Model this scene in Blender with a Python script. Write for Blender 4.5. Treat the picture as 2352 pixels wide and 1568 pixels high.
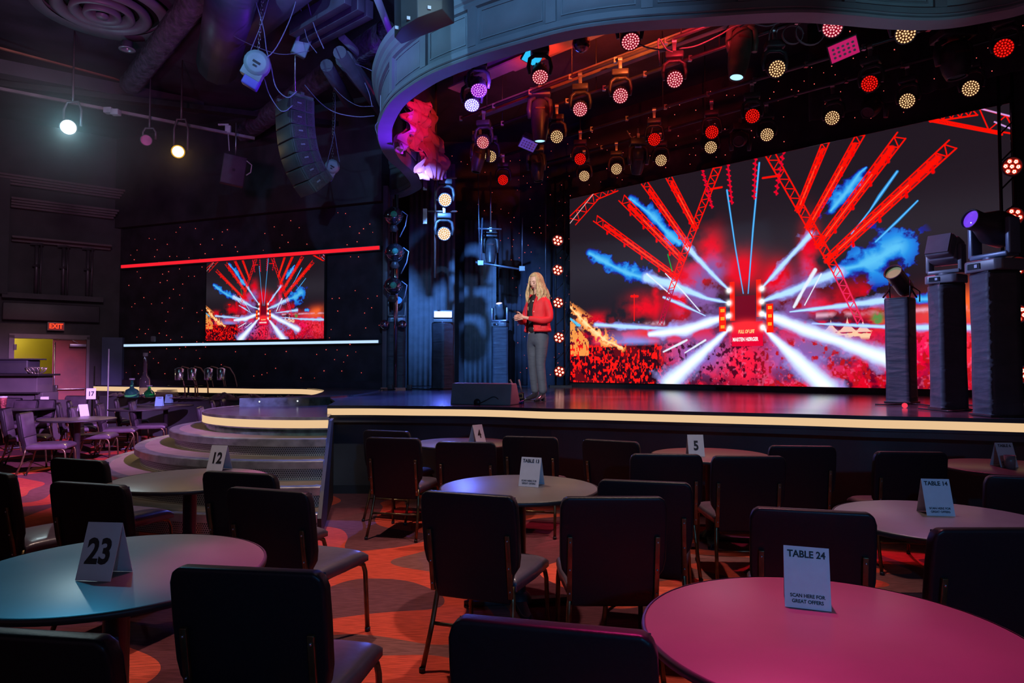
import bpy, bmesh, math, random
import numpy as np
from mathutils import Matrix, Vector, Euler

scn = bpy.context.scene
for o in list(bpy.data.objects): bpy.data.objects.remove(o)
rnd = random.Random(11)
PI = math.pi; R = math.radians

# ---------------------------------------------------------------- camera
F, H = 1568., 1.55                       # focal length in pixels of a 2352 px wide picture, eye height
TILT = math.atan(58/1568.)
cam = bpy.data.cameras.new('camera'); cam.lens = 24; cam.sensor_width = 36; cam.clip_end = 200
camo = bpy.data.objects.new('camera', cam); scn.collection.objects.link(camo)
camo.location = (0, 0, H); camo.rotation_euler = (PI/2+TILT, 0, 0); scn.camera = camo
scn.view_settings.view_transform = 'Standard'; scn.view_settings.look = 'None'
scn.view_settings.exposure = 0.0; scn.view_settings.gamma = 1; scn.view_settings.use_curve_mapping = False
scn.cycles.max_bounces = 5; scn.cycles.diffuse_bounces = 2; scn.cycles.glossy_bounces = 3; scn.cycles.transmission_bounces = 4
scn.cycles.caustics_reflective = False; scn.cycles.caustics_refractive = False
scn.cycles.sample_clamp_indirect = 4; scn.cycles.use_denoising = True
# ---------------------------------------------------------------- world and lamps
w = bpy.data.worlds.new('world'); scn.world = w; w.use_nodes = True
w.node_tree.nodes['Background'].inputs[0].default_value = (.95, .60, .80, 1); w.node_tree.nodes['Background'].inputs[1].default_value = .085

def spot(name, loc, target, color, power, size=40, blend=.5, radius=.08):
    l = bpy.data.lights.new(name, 'SPOT'); l.color = color; l.energy = power; l.spot_size = R(size); l.spot_blend = blend; l.shadow_soft_size = radius
    o = bpy.data.objects.new(name, l); scn.collection.objects.link(o); o.location = loc
    o.rotation_euler = (Vector(target)-Vector(loc)).to_track_quat('-Z', 'Y').to_euler(); return o
def point(name, loc, color, power, radius=.1):
    l = bpy.data.lights.new(name, 'POINT'); l.color = color; l.energy = power; l.shadow_soft_size = radius
    o = bpy.data.objects.new(name, l); scn.collection.objects.link(o); o.location = loc; return o
# front-of-house wash lamps over the audience, stage washes, and lamps added near the beams
spot('header_wash_light', (.2, .6, 6.2), (-.6, 8.3, 5.6), (.22, .52, 1.), 1400, 48, 1., .08)
spot('header_wash_light', (-5.5, 3.5, 6.0), (-1.7, 9.4, 5.5), (.26, .62, 1.), 1300, 44, .9, .08)
spot('header_lip_light', (4.2, 4.6, 3.4), (4.0, 7.0, 5.1), (.30, .75, 1.), 60, 34, 1., .1)
spot('table_wash_light', (1.4, 4.6, 6.8), (.85, 2.05, .7), (1., .025, .28), 3500, 20, .9, .12)
spot('table_wash_light', (-4.3, 5.9, 6.4), (-1.95, 2.6, .7), (.06, .55, 1.), 1150, 17, .9, .12)
spot('table_wash_light', (.6, 6.5, 6.4), (-1.02, 2.92, .76), (1., .10, .50), 2600, 9, .9, .10)
spot('table_wash_light', (3.6, 6.4, 6.2), (2.35, 3.5, .7), (.75, .25, .80), 900, 15, .8, .12)
spot('table_wash_light', (-.2, 6.9, 6.4), (-1.80, 4.98, .76), (.9, .08, .55), 3000, 8, .8, .1)
spot('floor_wash_light', (1.7, 5.9, 7.1), (.6, 4.6, 0), (1., .76, .66), 800, 50, .8, .12)
spot('floor_wash_light', (-2.0, 5.6, 7.1), (-.95, 5.1, 0), (1., .72, .60), 950, 44, .5, .10)
spot('card_wash_light', (1.5, -4., 3.2), (.8, 5., .9), (.05, .36, .9), 520, 46, .9, .1)
spot('blue_edge_light', (-.9, 9., 5.9), (-.46, 4.45, .76), (.04, .06, 1.), 600, 9, .9, .05)
spot('purple_seat_light', (3., 1., 6.), (-7.2, 11.0, .5), (.70, .32, 1.), 24000, 23, .8, .10)
spot('blue_seat_light', (1.5, 3., 6.), (-4.2, 9.4, .8), (.05, .08, 1.), 3000, 12, .7, .08)
spot('amber_rim_light', (-7.2, 15.6, 5.2), (-6.2, 10.4, .6), (1., .66, .26), 700, 28, .8, .1)
spot('stair_light', (-6.4, 4.2, 6.2), (-3.2, 8.4, .7), (1., .80, .58), 760, 30, .9, .1)
spot('stair_light', (-.5, 3.2, 6.2), (-2.6, 7.4, .6), (.85, .95, 1.), 560, 24, .9, .1)
spot('speaker_key_light', (-1.2, .8, 5.6), (.36, 9.25, 2.0), (1., .90, .84), 3600, 14, .6, .06)
spot('drape_wash_light', (-1.5, 11.0, 5.3), (-.9, 17., 2.5), (.10, .34, 1.), 2700, 50, .8, .05)
spot('stage_wash_light', (-1.6, 12.5, 5.2), (-.9, 9.2, 1.1), (.10, .18, 1.), 2600, 60, .9, .06)
spot('stage_wash_light', (2.4, 9.7, 5.3), (1.9, 9.0, 1.1), (1., .10, .16), 1100, 75, .9, .06)
spot('stage_wash_light', (4.2, 8.6, 5.3), (3.4, 7.8, 1.1), (1., .10, .30), 700, 70, .9, .06)
spot('stage_wash_light', (-1.6, 8.4, 4.5), (4.6, 7.5, 1.9), (.36, .46, .95), 1700, 34, .8, .06)
spot('purple_lip_light', (-.9, 11.2, 4.2), (-2.0, 10.0, 5.3), (.20, .02, 1.), 420, 80, .9, .05)
spot('pink_drape_light', (.1, 10.0, 5.2), (-1.3, 11.2, 5.7), (1., .02, .18), 220, 46, .8, .05)
spot('ceiling_spill_light', (-1.5, 6.5, 5.0), (-3.4, 11., 7.2), (.24, .12, 1.), 260, 70, .9, .2)
spot('ceiling_spill_light', (-4.5, 7., 4.2), (-6.5, 12.5, 7.), (.80, .22, .60), 240, 70, .9, .2)
spot('array_light', (.5, 5., 5.6), (-3.3, 10.2, 4.6), (.6, .8, .75), 160, 18, .9, .1)
spot('added_beam_light', (1.7, 8.2, 5.75), (1.5, 8.9, 6.25), (1., .16, .03), 700, 100, .9, .03)  # these lamps are added close to the beams to colour them; no fixtures there
spot('added_beam_light', (2.3, 7.6, 5.6), (2.2, 8.4, 6.2), (1., .03, .05), 420, 100, .9, .03)
spot('added_beam_light', (.3, 9.3, 5.7), (.4, 9.9, 6.2), (1., .03, .01), 200, 100, .9, .03)
spot('added_beam_light', (-.3, 9.0, 5.2), (-.6, 11.2, 6.3), (.22, .05, 1.), 200, 70, .9, .06)
spot('wall_fill_light', (-4., 6., 6.), (-11.5, 14., 3.6), (.66, .45, .60), 620, 60, .9, .3)
spot('door_light', (-7.5, 12.5, 5.), (-11.2, 15.4, 1.3), (1., .50, .48), 330, 34, .8, .2)

# ---------------------------------------------------------------- geometry helpers
def ray(x, y):
    dx = (x-1176)/F; dy = (784-y)/F
    return dx, math.cos(TILT)-dy*math.sin(TILT), math.sin(TILT)+dy*math.cos(TILT)
def G(x, y, z):
    """the point of the horizontal plane at height z that a surveyed picture point stands for"""
    a, b, c = ray(x, y); k = (z-H)/c; return Vector((a*k, b*k, z))
def D(x, y, Y):
    a, b, c = ray(x, y); k = Y/b; return Vector((a*k, Y, H+c*k))

class MB:
    def __init__(s): s.v = []; s.f = []; s.sm = []; s.uv = {}; s.M = Matrix.Identity(4)
    def add(s, vs, fs, smooth=False, uvs=None):
        n = len(s.v); s.v += [tuple(s.M @ Vector(v)) for v in vs]
        for i, f in enumerate(fs):
            if uvs: s.uv[len(s.f)] = [uvs[k] for k in f]
            s.f.append([n+k for k in f]); s.sm.append(smooth)
    def box(s, c, d, rot=None, taper=1.):
        x, y, z = [a/2 for a in d]; m = Matrix.Translation(c) @ (rot.to_4x4() if rot is not None else Matrix.Identity(4))
        vs = [m @ Vector((sx*x*(taper if sz > 0 else 1), sy*y*(taper if sz > 0 else 1), sz*z)) for sz in (-1, 1) for sy in (-1, 1) for sx in (-1, 1)]
        s.add(vs, [(0, 2, 3, 1), (4, 5, 7, 6), (0, 1, 5, 4), (2, 6, 7, 3), (0, 4, 6, 2), (1, 3, 7, 5)])
    def tube(s, pts, r, n=8, caps=True, smooth=True):
        pts = [Vector(p) for p in pts]; rs = r if isinstance(r, (list, tuple)) else [r]*len(pts)
        vs = []; up = None
        for i, p in enumerate(pts):
            t = (pts[min(i+1, len(pts)-1)]-pts[max(i-1, 0)]).normalized()
            if up is None: up = Vector((0, 0, 1)) if abs(t.z) < .9 else Vector((1, 0, 0))
            a = t.cross(up).normalized(); b = a.cross(t).normalized(); up = b
            vs += [p+(a*math.cos(2*PI*k/n)+b*math.sin(2*PI*k/n))*rs[i] for k in range(n)]
        fs = [(i*n+k, i*n+(k+1) % n, (i+1)*n+(k+1) % n, (i+1)*n+k) for i in range(len(pts)-1) for k in range(n)]
        s.add(vs, fs, smooth)
        if caps: 
            s.add(vs[:n], [tuple(range(n))[::-1]]); s.add(vs[-n:], [tuple(range(n))])
    def lathe(s, prof, n=24, m=None, smooth=True):
        m = m or Matrix.Identity(4); vs = [m @ Vector((r*math.cos(2*PI*k/n), r*math.sin(2*PI*k/n), z)) for r, z in prof for k in range(n)]
        s.add(vs, [(i*n+k, i*n+(k+1) % n, (i+1)*n+(k+1) % n, (i+1)*n+k) for i in range(len(prof)-1) for k in range(n)], smooth)
    def prism(s, poly, z0, z1):
        n = len(poly); vs = [(x, y, z0) for x, y in poly]+[(x, y, z1) for x, y in poly]
        s.add(vs, [tuple(range(n))[::-1], tuple(range(n, 2*n))]+[(k, (k+1) % n, n+(k+1) % n, n+k) for k in range(n)])
    def sheet(s, A, B, smooth=True):
        """quads between two polylines"""
        n = len(A); s.add(list(A)+list(B), [(k, k+1, n+k+1, n+k) for k in range(n-1)], smooth)
    def sweep(s, path, sec, smooth=False, closed=True, uv=False):
        """sec: [(offset outwards, z)] carried along a plan path; outwards is to the right of the way"""
        n = len(path); m = len(sec); vs = []; uvs = []; L = 0
        for i, p in enumerate(path):
            t = (Vector(path[min(i+1, n-1)][:2])-Vector(path[max(i-1, 0)][:2])).normalized(); nx, ny = t.y, -t.x
            if i: L += (Vector(p[:2])-Vector(path[i-1][:2])).length
            for o, z in sec: vs.append((p[0]+nx*o, p[1]+ny*o, z)); uvs.append((L, z))
        mm = m if closed else m-1
        s.add(vs, [(i*m+k, (i+1)*m+k, (i+1)*m+(k+1) % m, i*m+(k+1) % m) for i in range(n-1) for k in range(mm)], smooth, uvs if uv else None)
        if closed: s.add(vs[:m], [tuple(range(m))]); s.add(vs[-m:], [tuple(range(m))[::-1]])
    def ball(s, c, r, n=16, sc=(1, 1, 1)):
        k = n//2; vs = [(c[0]+sc[0]*r*math.sin(PI*i/k)*math.cos(2*PI*j/n), c[1]+sc[1]*r*math.sin(PI*i/k)*math.sin(2*PI*j/n), c[2]+sc[2]*r*math.cos(PI*i/k)) for i in range(k+1) for j in range(n)]
        s.add(vs, [(i*n+j, i*n+(j+1) % n, (i+1)*n+(j+1) % n, (i+1)*n+j) for i in range(k) for j in range(n)], True)
    def disc(s, c, r, n=12, m=None):
        m = m or Matrix.Identity(4); s.add([m @ Vector((c[0]+r*math.cos(2*PI*k/n), c[1]+r*math.sin(2*PI*k/n), c[2])) for k in range(n)], [tuple(range(n))])
    def build(s, name, mat, parent=None, bevel=0, seg=2, smooth=None, weld=True, sub=0):
        me = bpy.data.meshes.new(name); me.from_pydata(s.v, [], s.f)
        me.polygons.foreach_set('use_smooth', s.sm if smooth is None else [smooth]*len(s.f))
        if s.uv:
            ul = me.uv_layers.new(name='UVMap')
            for p in me.polygons:
                if p.index in s.uv:
                    for li, c in zip(p.loop_indices, s.uv[p.index]): ul.data[li].uv = c
        bm = bmesh.new(); bm.from_mesh(me)
        if weld: bmesh.ops.remove_doubles(bm, verts=bm.verts, dist=1e-5)
        bmesh.ops.recalc_face_normals(bm, faces=bm.faces)
        if bevel:
            es = [e for e in bm.edges if len(e.link_faces) == 2 and e.calc_face_angle(0) > R(28)]
            bmesh.ops.bevel(bm, geom=es, offset=bevel, segments=seg, affect='EDGES', profile=.6, clamp_overlap=True)
            for f in bm.faces: f.smooth = True
        bm.to_mesh(me); bm.free()
        me.materials.append(mat)
        o = bpy.data.objects.new(name, me); scn.collection.objects.link(o)
        if parent is not None: o.parent = parent
        if sub:
            md = o.modifiers.new('sub', 'SUBSURF'); md.levels = md.render_levels = sub
        return o

def thing(name, label, cat, loc=(0, 0, 0), rz=0., group=None):
    o = bpy.data.objects.new(name, None); scn.collection.objects.link(o); o.location = loc; o.rotation_euler = (0, 0, rz)
    o.empty_display_size = .1; o['label'] = label; o['category'] = cat
    if group: o['group'] = group
    return o
def tag(o, label, cat, group=None, kind=None):
    o['label'] = label; o['category'] = cat
    if group: o['group'] = group
    if kind: o['kind'] = kind
    return o
def struct(o): o['kind'] = 'structure'; return o
KIDS = {}
def dup(root, loc, rz=None, label=None, group=None, rot=None):
    """a copy of a thing with copies of its parts and sub-parts"""
    if root not in KIDS: KIDS[root] = [(c, list(c.children)) for c in root.children]
    r = root.copy(); scn.collection.objects.link(r); r.location = loc
    if rz is not None: r.rotation_euler = (0, 0, rz)
    if rot is not None: r.rotation_euler = rot
    if label: r['label'] = label
    if group: r['group'] = group
    for ch, gs in KIDS[root]:
        c = ch.copy(); scn.collection.objects.link(c); c.parent = r
        for g in gs: q = g.copy(); scn.collection.objects.link(q); q.parent = c
    return r
def remove_tree(o):
    for c in list(o.children): remove_tree(c)
    bpy.data.objects.remove(o)
def catmull(pts, k=6):
    P_ = [Vector(p) for p in pts]; P_ = [2*P_[0]-P_[1]]+P_+[2*P_[-1]-P_[-2]]; out = []
    for i in range(1, len(P_)-2):
        a, b, c, d = P_[i-1:i+3]
        for j in range(k):
            t = j/k; out.append(.5*((2*b)+(c-a)*t+(2*a-5*b+4*c-d)*t*t+(3*b-a-3*c+d)*t**3))
    out.append(P_[-2]); return out

# ---------------------------------------------------------------- materials
MATS = {}
def mat(name, col, rough=.5, metal=0., noise=None, bump=None, emit=None, es=1., spec=None, trans=0., coat=0., sampling=None, alpha=1.):
    if name in MATS: return MATS[name]
    m = bpy.data.materials.new(name); m.use_nodes = True; nt = m.node_tree; b = nt.nodes['Principled BSDF']; MATS[name] = m
    b.inputs['Base Color'].default_value = (*col, 1); b.inputs['Roughness'].default_value = rough; b.inputs['Metallic'].default_value = metal
    if spec is not None: b.inputs['Specular IOR Level'].default_value = spec
    if trans: b.inputs['Transmission Weight'].default_value = trans
    if coat: b.inputs['Coat Weight'].default_value = coat
    if emit is not None:
        b.inputs['Emission Color'].default_value = (*emit, 1); b.inputs['Emission Strength'].default_value = es
        m.cycles.emission_sampling = sampling or 'NONE'
    tc = nt.nodes.new('ShaderNodeTexCoord')
    if noise:      # (scale, amount) mottles the colour
        n = nt.nodes.new('ShaderNodeTexNoise'); n.inputs['Scale'].default_value = noise[0]; n.inputs['Detail'].default_value = 4
        nt.links.new(tc.outputs['Object'], n.inputs['Vector'])
        r = nt.nodes.new('ShaderNodeValToRGB'); r.color_ramp.elements[0].position = .3; r.color_ramp.elements[1].position = .7
        r.color_ramp.elements[0].color = (*[c*(1-noise[1]) for c in col], 1); r.color_ramp.elements[1].color = (*[min(1, c*(1+noise[1])) for c in col], 1)
        nt.links.new(n.outputs['Fac'], r.inputs['Fac']); nt.links.new(r.outputs['Color'], b.inputs['Base Color'])
    if bump:       # (scale vector, strength)
        n = nt.nodes.new('ShaderNodeTexNoise'); n.inputs['Scale'].default_value = 1; n.inputs['Detail'].default_value = 3
        mp = nt.nodes.new('ShaderNodeMapping'); mp.inputs['Scale'].default_value = bump[0] if isinstance(bump[0], tuple) else (bump[0],)*3
        nt.links.new(tc.outputs['Object'], mp.inputs['Vector']); nt.links.new(mp.outputs['Vector'], n.inputs['Vector'])
        bp = nt.nodes.new('ShaderNodeBump'); bp.inputs['Strength'].default_value = bump[1]; bp.inputs['Distance'].default_value = .01 if len(bump) < 3 else bump[2]
        nt.links.new(n.outputs['Fac'], bp.inputs['Height']); nt.links.new(bp.outputs['Normal'], b.inputs['Normal'])
    return m
def glow(name, col, es=1., sampling='NONE'): return mat(name, (0, 0, 0), .6, emit=col, es=es, sampling=sampling, spec=0.)

BLACKV = mat('black_vinyl', (.012, .009, .012), .40, spec=.22, noise=(90, .12), bump=(120., .06))
BRONZE = mat('bronze_tube', (.16, .11, .055), .34, .85, noise=(20, .3))
TABLET = mat('table_laminate', (.125, .105, .10), .34, noise=(4, .10), spec=.5)
TBLACK = mat('black_rubber_edge', (.02, .018, .02), .45, noise=(9, .2))
BLACKM = mat('black_powder_coat', (.02, .018, .022), .42, .2, noise=(12, .3))
BLACKP = mat('black_fixture_plastic', (.045, .04, .048), .38, noise=(14, .3))
GREYP = mat('grey_fixture_plastic', (.16, .17, .21), .35, noise=(6, .15))
STEEL = mat('brushed_steel', (.42, .40, .42), .32, .9, noise=(6, .25))
CHROME = mat('chrome', (.7, .7, .72), .12, 1., noise=(3, .05))
WALLK = mat('black_wall_paint', (.050, .042, .052), .7, noise=(2, .3), bump=(25., .15))
HEADR = mat('grey_painted_wood', (.20, .235, .27), .5, noise=(3, .10), bump=(18., .06))
CLOTHK = mat('black_drape', (.03, .026, .034), .9, noise=(8, .3), bump=((30., 30., 4.), .2))
STRETCH = mat('black_stretch_cover', (.060, .060, .085), .6, noise=(5, .25), bump=((4., 4., 16.), .5, .02))
CARD = mat('white_card', (.66, .68, .72), .55, noise=(20, .04))
INK = mat('black_ink', (.01, .01, .012), .6, noise=(20, .2))
STRIP = glow('warm_light_strip', (1., .66, .36), .82, 'AUTO')
# ================================================================= the setting
S = 1.09                                  # stage height
def carpet():
    m = bpy.data.materials.new('swirl_carpet'); m.use_nodes = True; nt = m.node_tree; b = nt.nodes['Principled BSDF']; N = nt.nodes.new; L = nt.links.new
    b.inputs['Roughness'].default_value = .95; b.inputs['Specular IOR Level'].default_value = .15
    tc = N('ShaderNodeTexCoord'); mp = N('ShaderNodeMapping'); mp.inputs['Scale'].default_value = (.42, .42, .42); mp.inputs['Rotation'].default_value = (0, 0, .5)
    L(tc.outputs['Object'], mp.inputs['Vector'])
    n1 = N('ShaderNodeTexNoise'); n1.inputs['Scale'].default_value = 1.5; n1.inputs['Detail'].default_value = .3; n1.inputs['Distortion'].default_value = .45; L(mp.outputs['Vector'], n1.inputs['Vector'])
    r = N('ShaderNodeValToRGB'); r.color_ramp.interpolation = 'CONSTANT'; e = r.color_ramp.elements
    e[0].position = 0; e[0].color = (.17, .05, .058, 1); e[1].position = .40; e[1].color = (.66, .075, .042, 1)
    for p, c in ((.475, (.24, .085, .08, 1)), (.545, (.70, .10, .055, 1)), (.60, (.13, .035, .045, 1))):
        x = e.new(p); x.color = c
    L(n1.outputs['Fac'], r.inputs['Fac'])
    st = N('ShaderNodeMapping'); st.inputs['Scale'].default_value = (9, 150, 9); st.inputs['Rotation'].default_value = (0, 0, .35); L(tc.outputs['Object'], st.inputs['Vector'])
    n2 = N('ShaderNodeTexNoise'); n2.inputs['Scale'].default_value = 1; n2.inputs['Detail'].default_value = 3; L(st.outputs['Vector'], n2.inputs['Vector'])
    mx = N('ShaderNodeMix'); mx.data_type = 'RGBA'; mx.blend_type = 'MULTIPLY'; mx.inputs['Factor'].default_value = .75
    rr = N('ShaderNodeValToRGB'); rr.color_ramp.elements[0].position = .35; rr.color_ramp.elements[0].color = (.35, .3, .3, 1); rr.color_ramp.elements[1].position = .6; rr.color_ramp.elements[1].color = (1.1, 1.1, 1.1, 1)
    L(n2.outputs['Fac'], rr.inputs['Fac']); L(r.outputs['Color'], mx.inputs['A']); L(rr.outputs['Color'], mx.inputs['B']); L(mx.outputs['Result'], b.inputs['Base Color'])
    n3 = N('ShaderNodeTexNoise'); n3.inputs['Scale'].default_value = 180; L(tc.outputs['Object'], n3.inputs['Vector'])
    bp = N('ShaderNodeBump'); bp.inputs['Strength'].default_value = .5; bp.inputs['Distance'].default_value = .006; L(n3.outputs['Fac'], bp.inputs['Height']); L(bp.outputs['Normal'], b.inputs['Normal'])
    return m
b = MB(); b.box((-1, 8, -.05), (34, 24, .1)); struct(b.build('floor', carpet()))
CEIL = 7.25
b = MB(); b.box((-1, 8, CEIL+.1), (34, 24, .2)); struct(b.build('ceiling', mat('black_ceiling', (.04, .03, .05), .85, noise=(1.5, .4), bump=(6., .3))))

def wall(name, pts, z0, z1, m, t=.15):
    b = MB(); b.sweep([(p[0], p[1]) for p in pts], [(0, z0), (0, z1), (-t, z1), (-t, z0)]); return struct(b.build(name, m))
def stars(parent, pts, z0, z1, n, seed, off=.012, r=.0085):
    """small red fairy lights sewn into the black cloth"""
    rn = random.Random(seed); b = MB(); seg = [(Vector(p[:2]), Vector(q[:2])) for p, q in zip(pts[:-1], pts[1:])]; Ls = [(q-p).length for p, q in seg]
    got = []
    while len(got) < n:
        t = rn.random()*sum(Ls); i = 0
        while t > Ls[i]: t -= Ls[i]; i += 1
        p, q = seg[i]; d = (q-p).normalized(); c = p+d*t; nn = Vector((d.y, -d.x)); z = z0+rn.random()*(z1-z0)
        if any((c-g[0]).length+abs(z-g[1]) < .17 for g in got): continue
        got.append((c, z)); c = c+nn*off; rad = r*(.7+.6*rn.random())
        b.ball((c.x, c.y, z), rad, 6)
    o = b.build('star_light', glow('star_red', (1., .12, .10), 1.3), parent); o['kind'] = 'stuff'; return o

LW0, LD = Vector((-2.67, 14.18)), Vector((-2.55, 1.)).normalized()    # the starry side wall: where it meets the stage opening, and its way leftwards
def LWp(x):
    """point of the starry wall behind picture column x"""
    k = (x-1176)/F; t = (k*LW0.y-LW0.x)/(LD.x-k*LD.y); return LW0+LD*t
def nrm(d):
    n = Vector((-d.y, d.x)); return n if n.y < 0 else -n
lwL = LWp(283); lwR = LW0
STARW = mat('black_star_cloth', (.034, .026, .040), .8, noise=(3, .4), bump=(30., .2))
wl = wall('wall_left', [lwL+LD*.5, lwR], 0, 4.98, STARW)
stars(wl, [LWp(290), LWp(872)], 1.3, 4.9, 190, 3)
# plain wall above the starry cloth, standing a little proud of it
pr = Vector((-LD.y, LD.x))
if pr.y > 0: pr = -pr
wall('wall_upper_left', [lwL+pr*.12+LD*.3, lwR+pr*.12], 5.0, CEIL, WALLK, .3)
# left end pier of the starry wall
b = MB(); p = lwL; q = lwL+LD*.55-Vector((0, .1)); b.prism([(p.x+.03, p.y-.10), (p.x-.40, p.y-.22), (p.x-.40, p.y+.1), (p.x+.03, p.y+.1)], 0, 2.27)
struct(b.build('wall_pier', mat('blue_lit_pier', (.10, .12, .22), .6, noise=(3, .1))))  # blue light of the white bar is put into the pier's colour
# right end return of the starry wall (narrow purple-grey upright)
b = MB(); b.box((-2.62, 14.15, 3.2), (.10, .28, 4.2)); struct(b.build('trim_1', mat('grey_upright', (.10, .08, .11), .5, noise=(4, .2)), None, .01))
b = MB(); a0 = LWp(745); a1 = LWp(876)
b.sweep([(lwL.x, lwL.y), (lwR.x, lwR.y)], [(0, 1.09), (.07, 1.09), (.07, 1.22), (0, 1.25)]); struct(b.build('baseboard_left', mat('dark_purple_skirting', (.05, .04, .06), .4, noise=(5, .2))))

# door wall, seen at an angle at the far left
DW0 = Vector((-9.75, 17.0)); DD = Vector((-1.26, -1.)).normalized()
def DWp(x):
    k = (x-1176)/F; t = (k*DW0.y-DW0.x)/(DD.x-k*DD.y); return DW0+DD*t
dl, dr = DWp(20), DWp(205); dz1 = 2.28
din = DD*0
def nrm(d):
    n = Vector((-d.y, d.x)); return n if n.y < 0 else -n
DN = nrm(DD)
def wseg(b, p, q, z0, z1, t=.25, off=0.):
    p = p+DN*off; q = q+DN*off; b.prism([(p.x, p.y), (q.x, q.y), (q.x-DN.x*t, q.y-DN.y*t), (p.x-DN.x*t, p.y-DN.y*t)], z0, z1)
b = MB(); far = DWp(-140)
wseg(b, DW0, dr, 0, CEIL); wseg(b, dl, far, 0, CEIL); wseg(b, dr, dl, dz1, CEIL)
struct(b.build('wall_far_left', WALLK))
# side wall further left and the wall behind the audience
b = MB(); b.prism([(far.x, far.y), (far.x-.2, far.y), (-15., -3.), (-14.8, -3.)], 0, CEIL); struct(b.build('wall_side', WALLK))
# yellow passage behind the open leaf
YEL = mat('yellow_paint', (.50, .40, .015), .6, noise=(2, .06), bump=(30., .05))
m1, m2 = DWp(20)-DN*.26, DWp(122)-DN*.26
b = MB(); c1, c2 = m1-DN*1.6+DD*1.2, m2-DN*1.6-DD*.3
b.prism([(c1.x, c1.y), (c2.x, c2.y), (c2.x-DN.x*.1, c2.y-DN.y*.1), (c1.x-DN.x*.1, c1.y-DN.y*.1)], 0, 2.7)
struct(b.build('wall_passage', YEL))
pc = (c1+c2)/2+DN*.7; point('passage_light', (pc.x, pc.y, 2.3), (1., .85, .5), 26, .15)
FR = mat('grey_door_frame', (.17, .13, .15), .5, noise=(5, .1))
b = MB(); wseg(b, dl, dl-DD*.10, 0, dz1, .3, .03); wseg(b, dr+DD*.06, dr, 0, dz1, .3, .03); wseg(b, dl, dr, dz1-.07, dz1+.03, .3, .03)
d1 = struct(b.build('door_1', FR))
# red-brown leaf, closed half of the pair; the other leaf stands open beyond the frame
lf0, lf1 = DWp(121), DWp(199)
b = MB(); wseg(b, lf0, lf1, .02, dz1-.08, .05, -.04); leaf = b.build('door_leaf', mat('mahogany_door', (.28, .030, .018), .45, noise=(2.5, .3), bump=((3., 3., 30.), .05)), d1); leaf['label'] = 'closed red-brown wooden door leaf'
b = MB(); h0, h1 = DWp(128), DWp(196); zz = 1.02; p = h0+DN*.05; q = h1+DN*.05
b.tube([(p.x, p.y, zz), (q.x, q.y, zz)], .022, 8); b.box((p.x, p.y, zz), (.10, .07, .20)); b.build('push_bar', STEEL, leaf, .004)
b = MB(); p = DWp(126)+DN*.02; b.tube([(p.x, p.y, .3), (p.x, p.y, dz1-.15)], .012, 6); b.build('vertical_rod', STEEL, leaf)
b = MB(); p = DWp(178)+DN*.06; b.box((p.x, p.y, dz1-.22), (.34, .06, .07), Euler((0, 0, math.atan2(DD.y, DD.x))).to_matrix()); q = DWp(165)+DN*.04; b.tube([(p.x, p.y, dz1-.16), (q.x, q.y, dz1-.1)], .01, 6); b.build('door_closer', STEEL, leaf, .006)
o0 = dl-DD*.10-DN*.05; b = MB(); e = o0-DN*.95+DD*.35
b.prism([(o0.x, o0.y), (e.x, e.y), (e.x-.05, e.y+.02), (o0.x-.05, o0.y+.02)], .02, dz1-.08); ol = b.build('door_leaf', mat('dark_leaf', (.03, .02, .03), .5, noise=(3, .2)), d1); ol['label'] = 'dark edge of the door leaf standing open'
for z in (.5, 1.25, 2.0):
    b = MB(); q = dl-DD*.11+DN*.035; b.box((q.x, q.y, z), (.05, .05, .13)); b.build('hinge', mat('pale_hinge', (.5, .42, .5), .4, .6, noise=(9, .1)), d1, .004)

# moulded ledges and window bay above the door
LEDG = mat('mauve_plaster', (.15, .105, .125), .6, noise=(4, .12))
for i, (xa, ya, xb, yb, hgt, steps) in enumerate([(-60, 384, 275, 432, .20, 4), (15, 428, 262, 462, .20, 4), (19, 524, 247, 543, .07, 1)]):
    p, q = DWp(xa), DWp(xb); z = {0: 5.88, 1: 5.36, 2: 4.48}[i]; b = MB()
    for s_ in range(steps): wseg(b, p+DD*.1*0, q+DD*.03*s_, z-.055*s_, z-.055*s_+.05, .4, .30-.05*s_)
    if steps == 1: wseg(b, p, q, z-.06, z+.06, .3, .12)
    struct(b.build('trim_%d' % (i+2), LEDG, None, .006))
b = MB(); p = DWp(10); wseg(b, DWp(-60), DWp(12), 3.2, 6.4, .3, .22); struct(b.build('trim_5', mat('dark_pilaster', (.03, .022, .034), .6, noise=(3, .2))))
for i, x in enumerate((78, 140, 196)):
    p = DWp(x)+DN*.10; b = MB(); b.tube([(p.x, p.y, 3.25), (p.x, p.y, 4.42)], .045, 10); b.tube([(p.x+.10, p.y, 3.25), (p.x+.10, p.y, 4.42)], .02, 8); b.box((p.x, p.y, 4.40), (.22, .14, .05)); b.box((p.x, p.y, 3.9), (.12, .12, .05))
    tag(b.build('baluster', mat('grey_metal_post', (.12, .10, .125), .4, .4, noise=(5, .2)), None), ['leftmost', 'middle', 'rightmost'][i]+' of the three grey metal posts standing under the lowest ledge', 'post', 'metal posts above the door')
b = MB(); wseg(b, DWp(0), DWp(232), 3.12, 3.24, .3, .2); struct(b.build('trim_6', mat('dark_sill', (.06, .045, .06), .6, noise=(3, .2))))
b = MB(); wseg(b, DWp(2), DWp(225), 2.62, 3.02, .3, .16); struct(b.build('trim_7', mat('dark_fascia_board', (.045, .032, .045), .5, noise=(2, .3)), None, .02))

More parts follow.
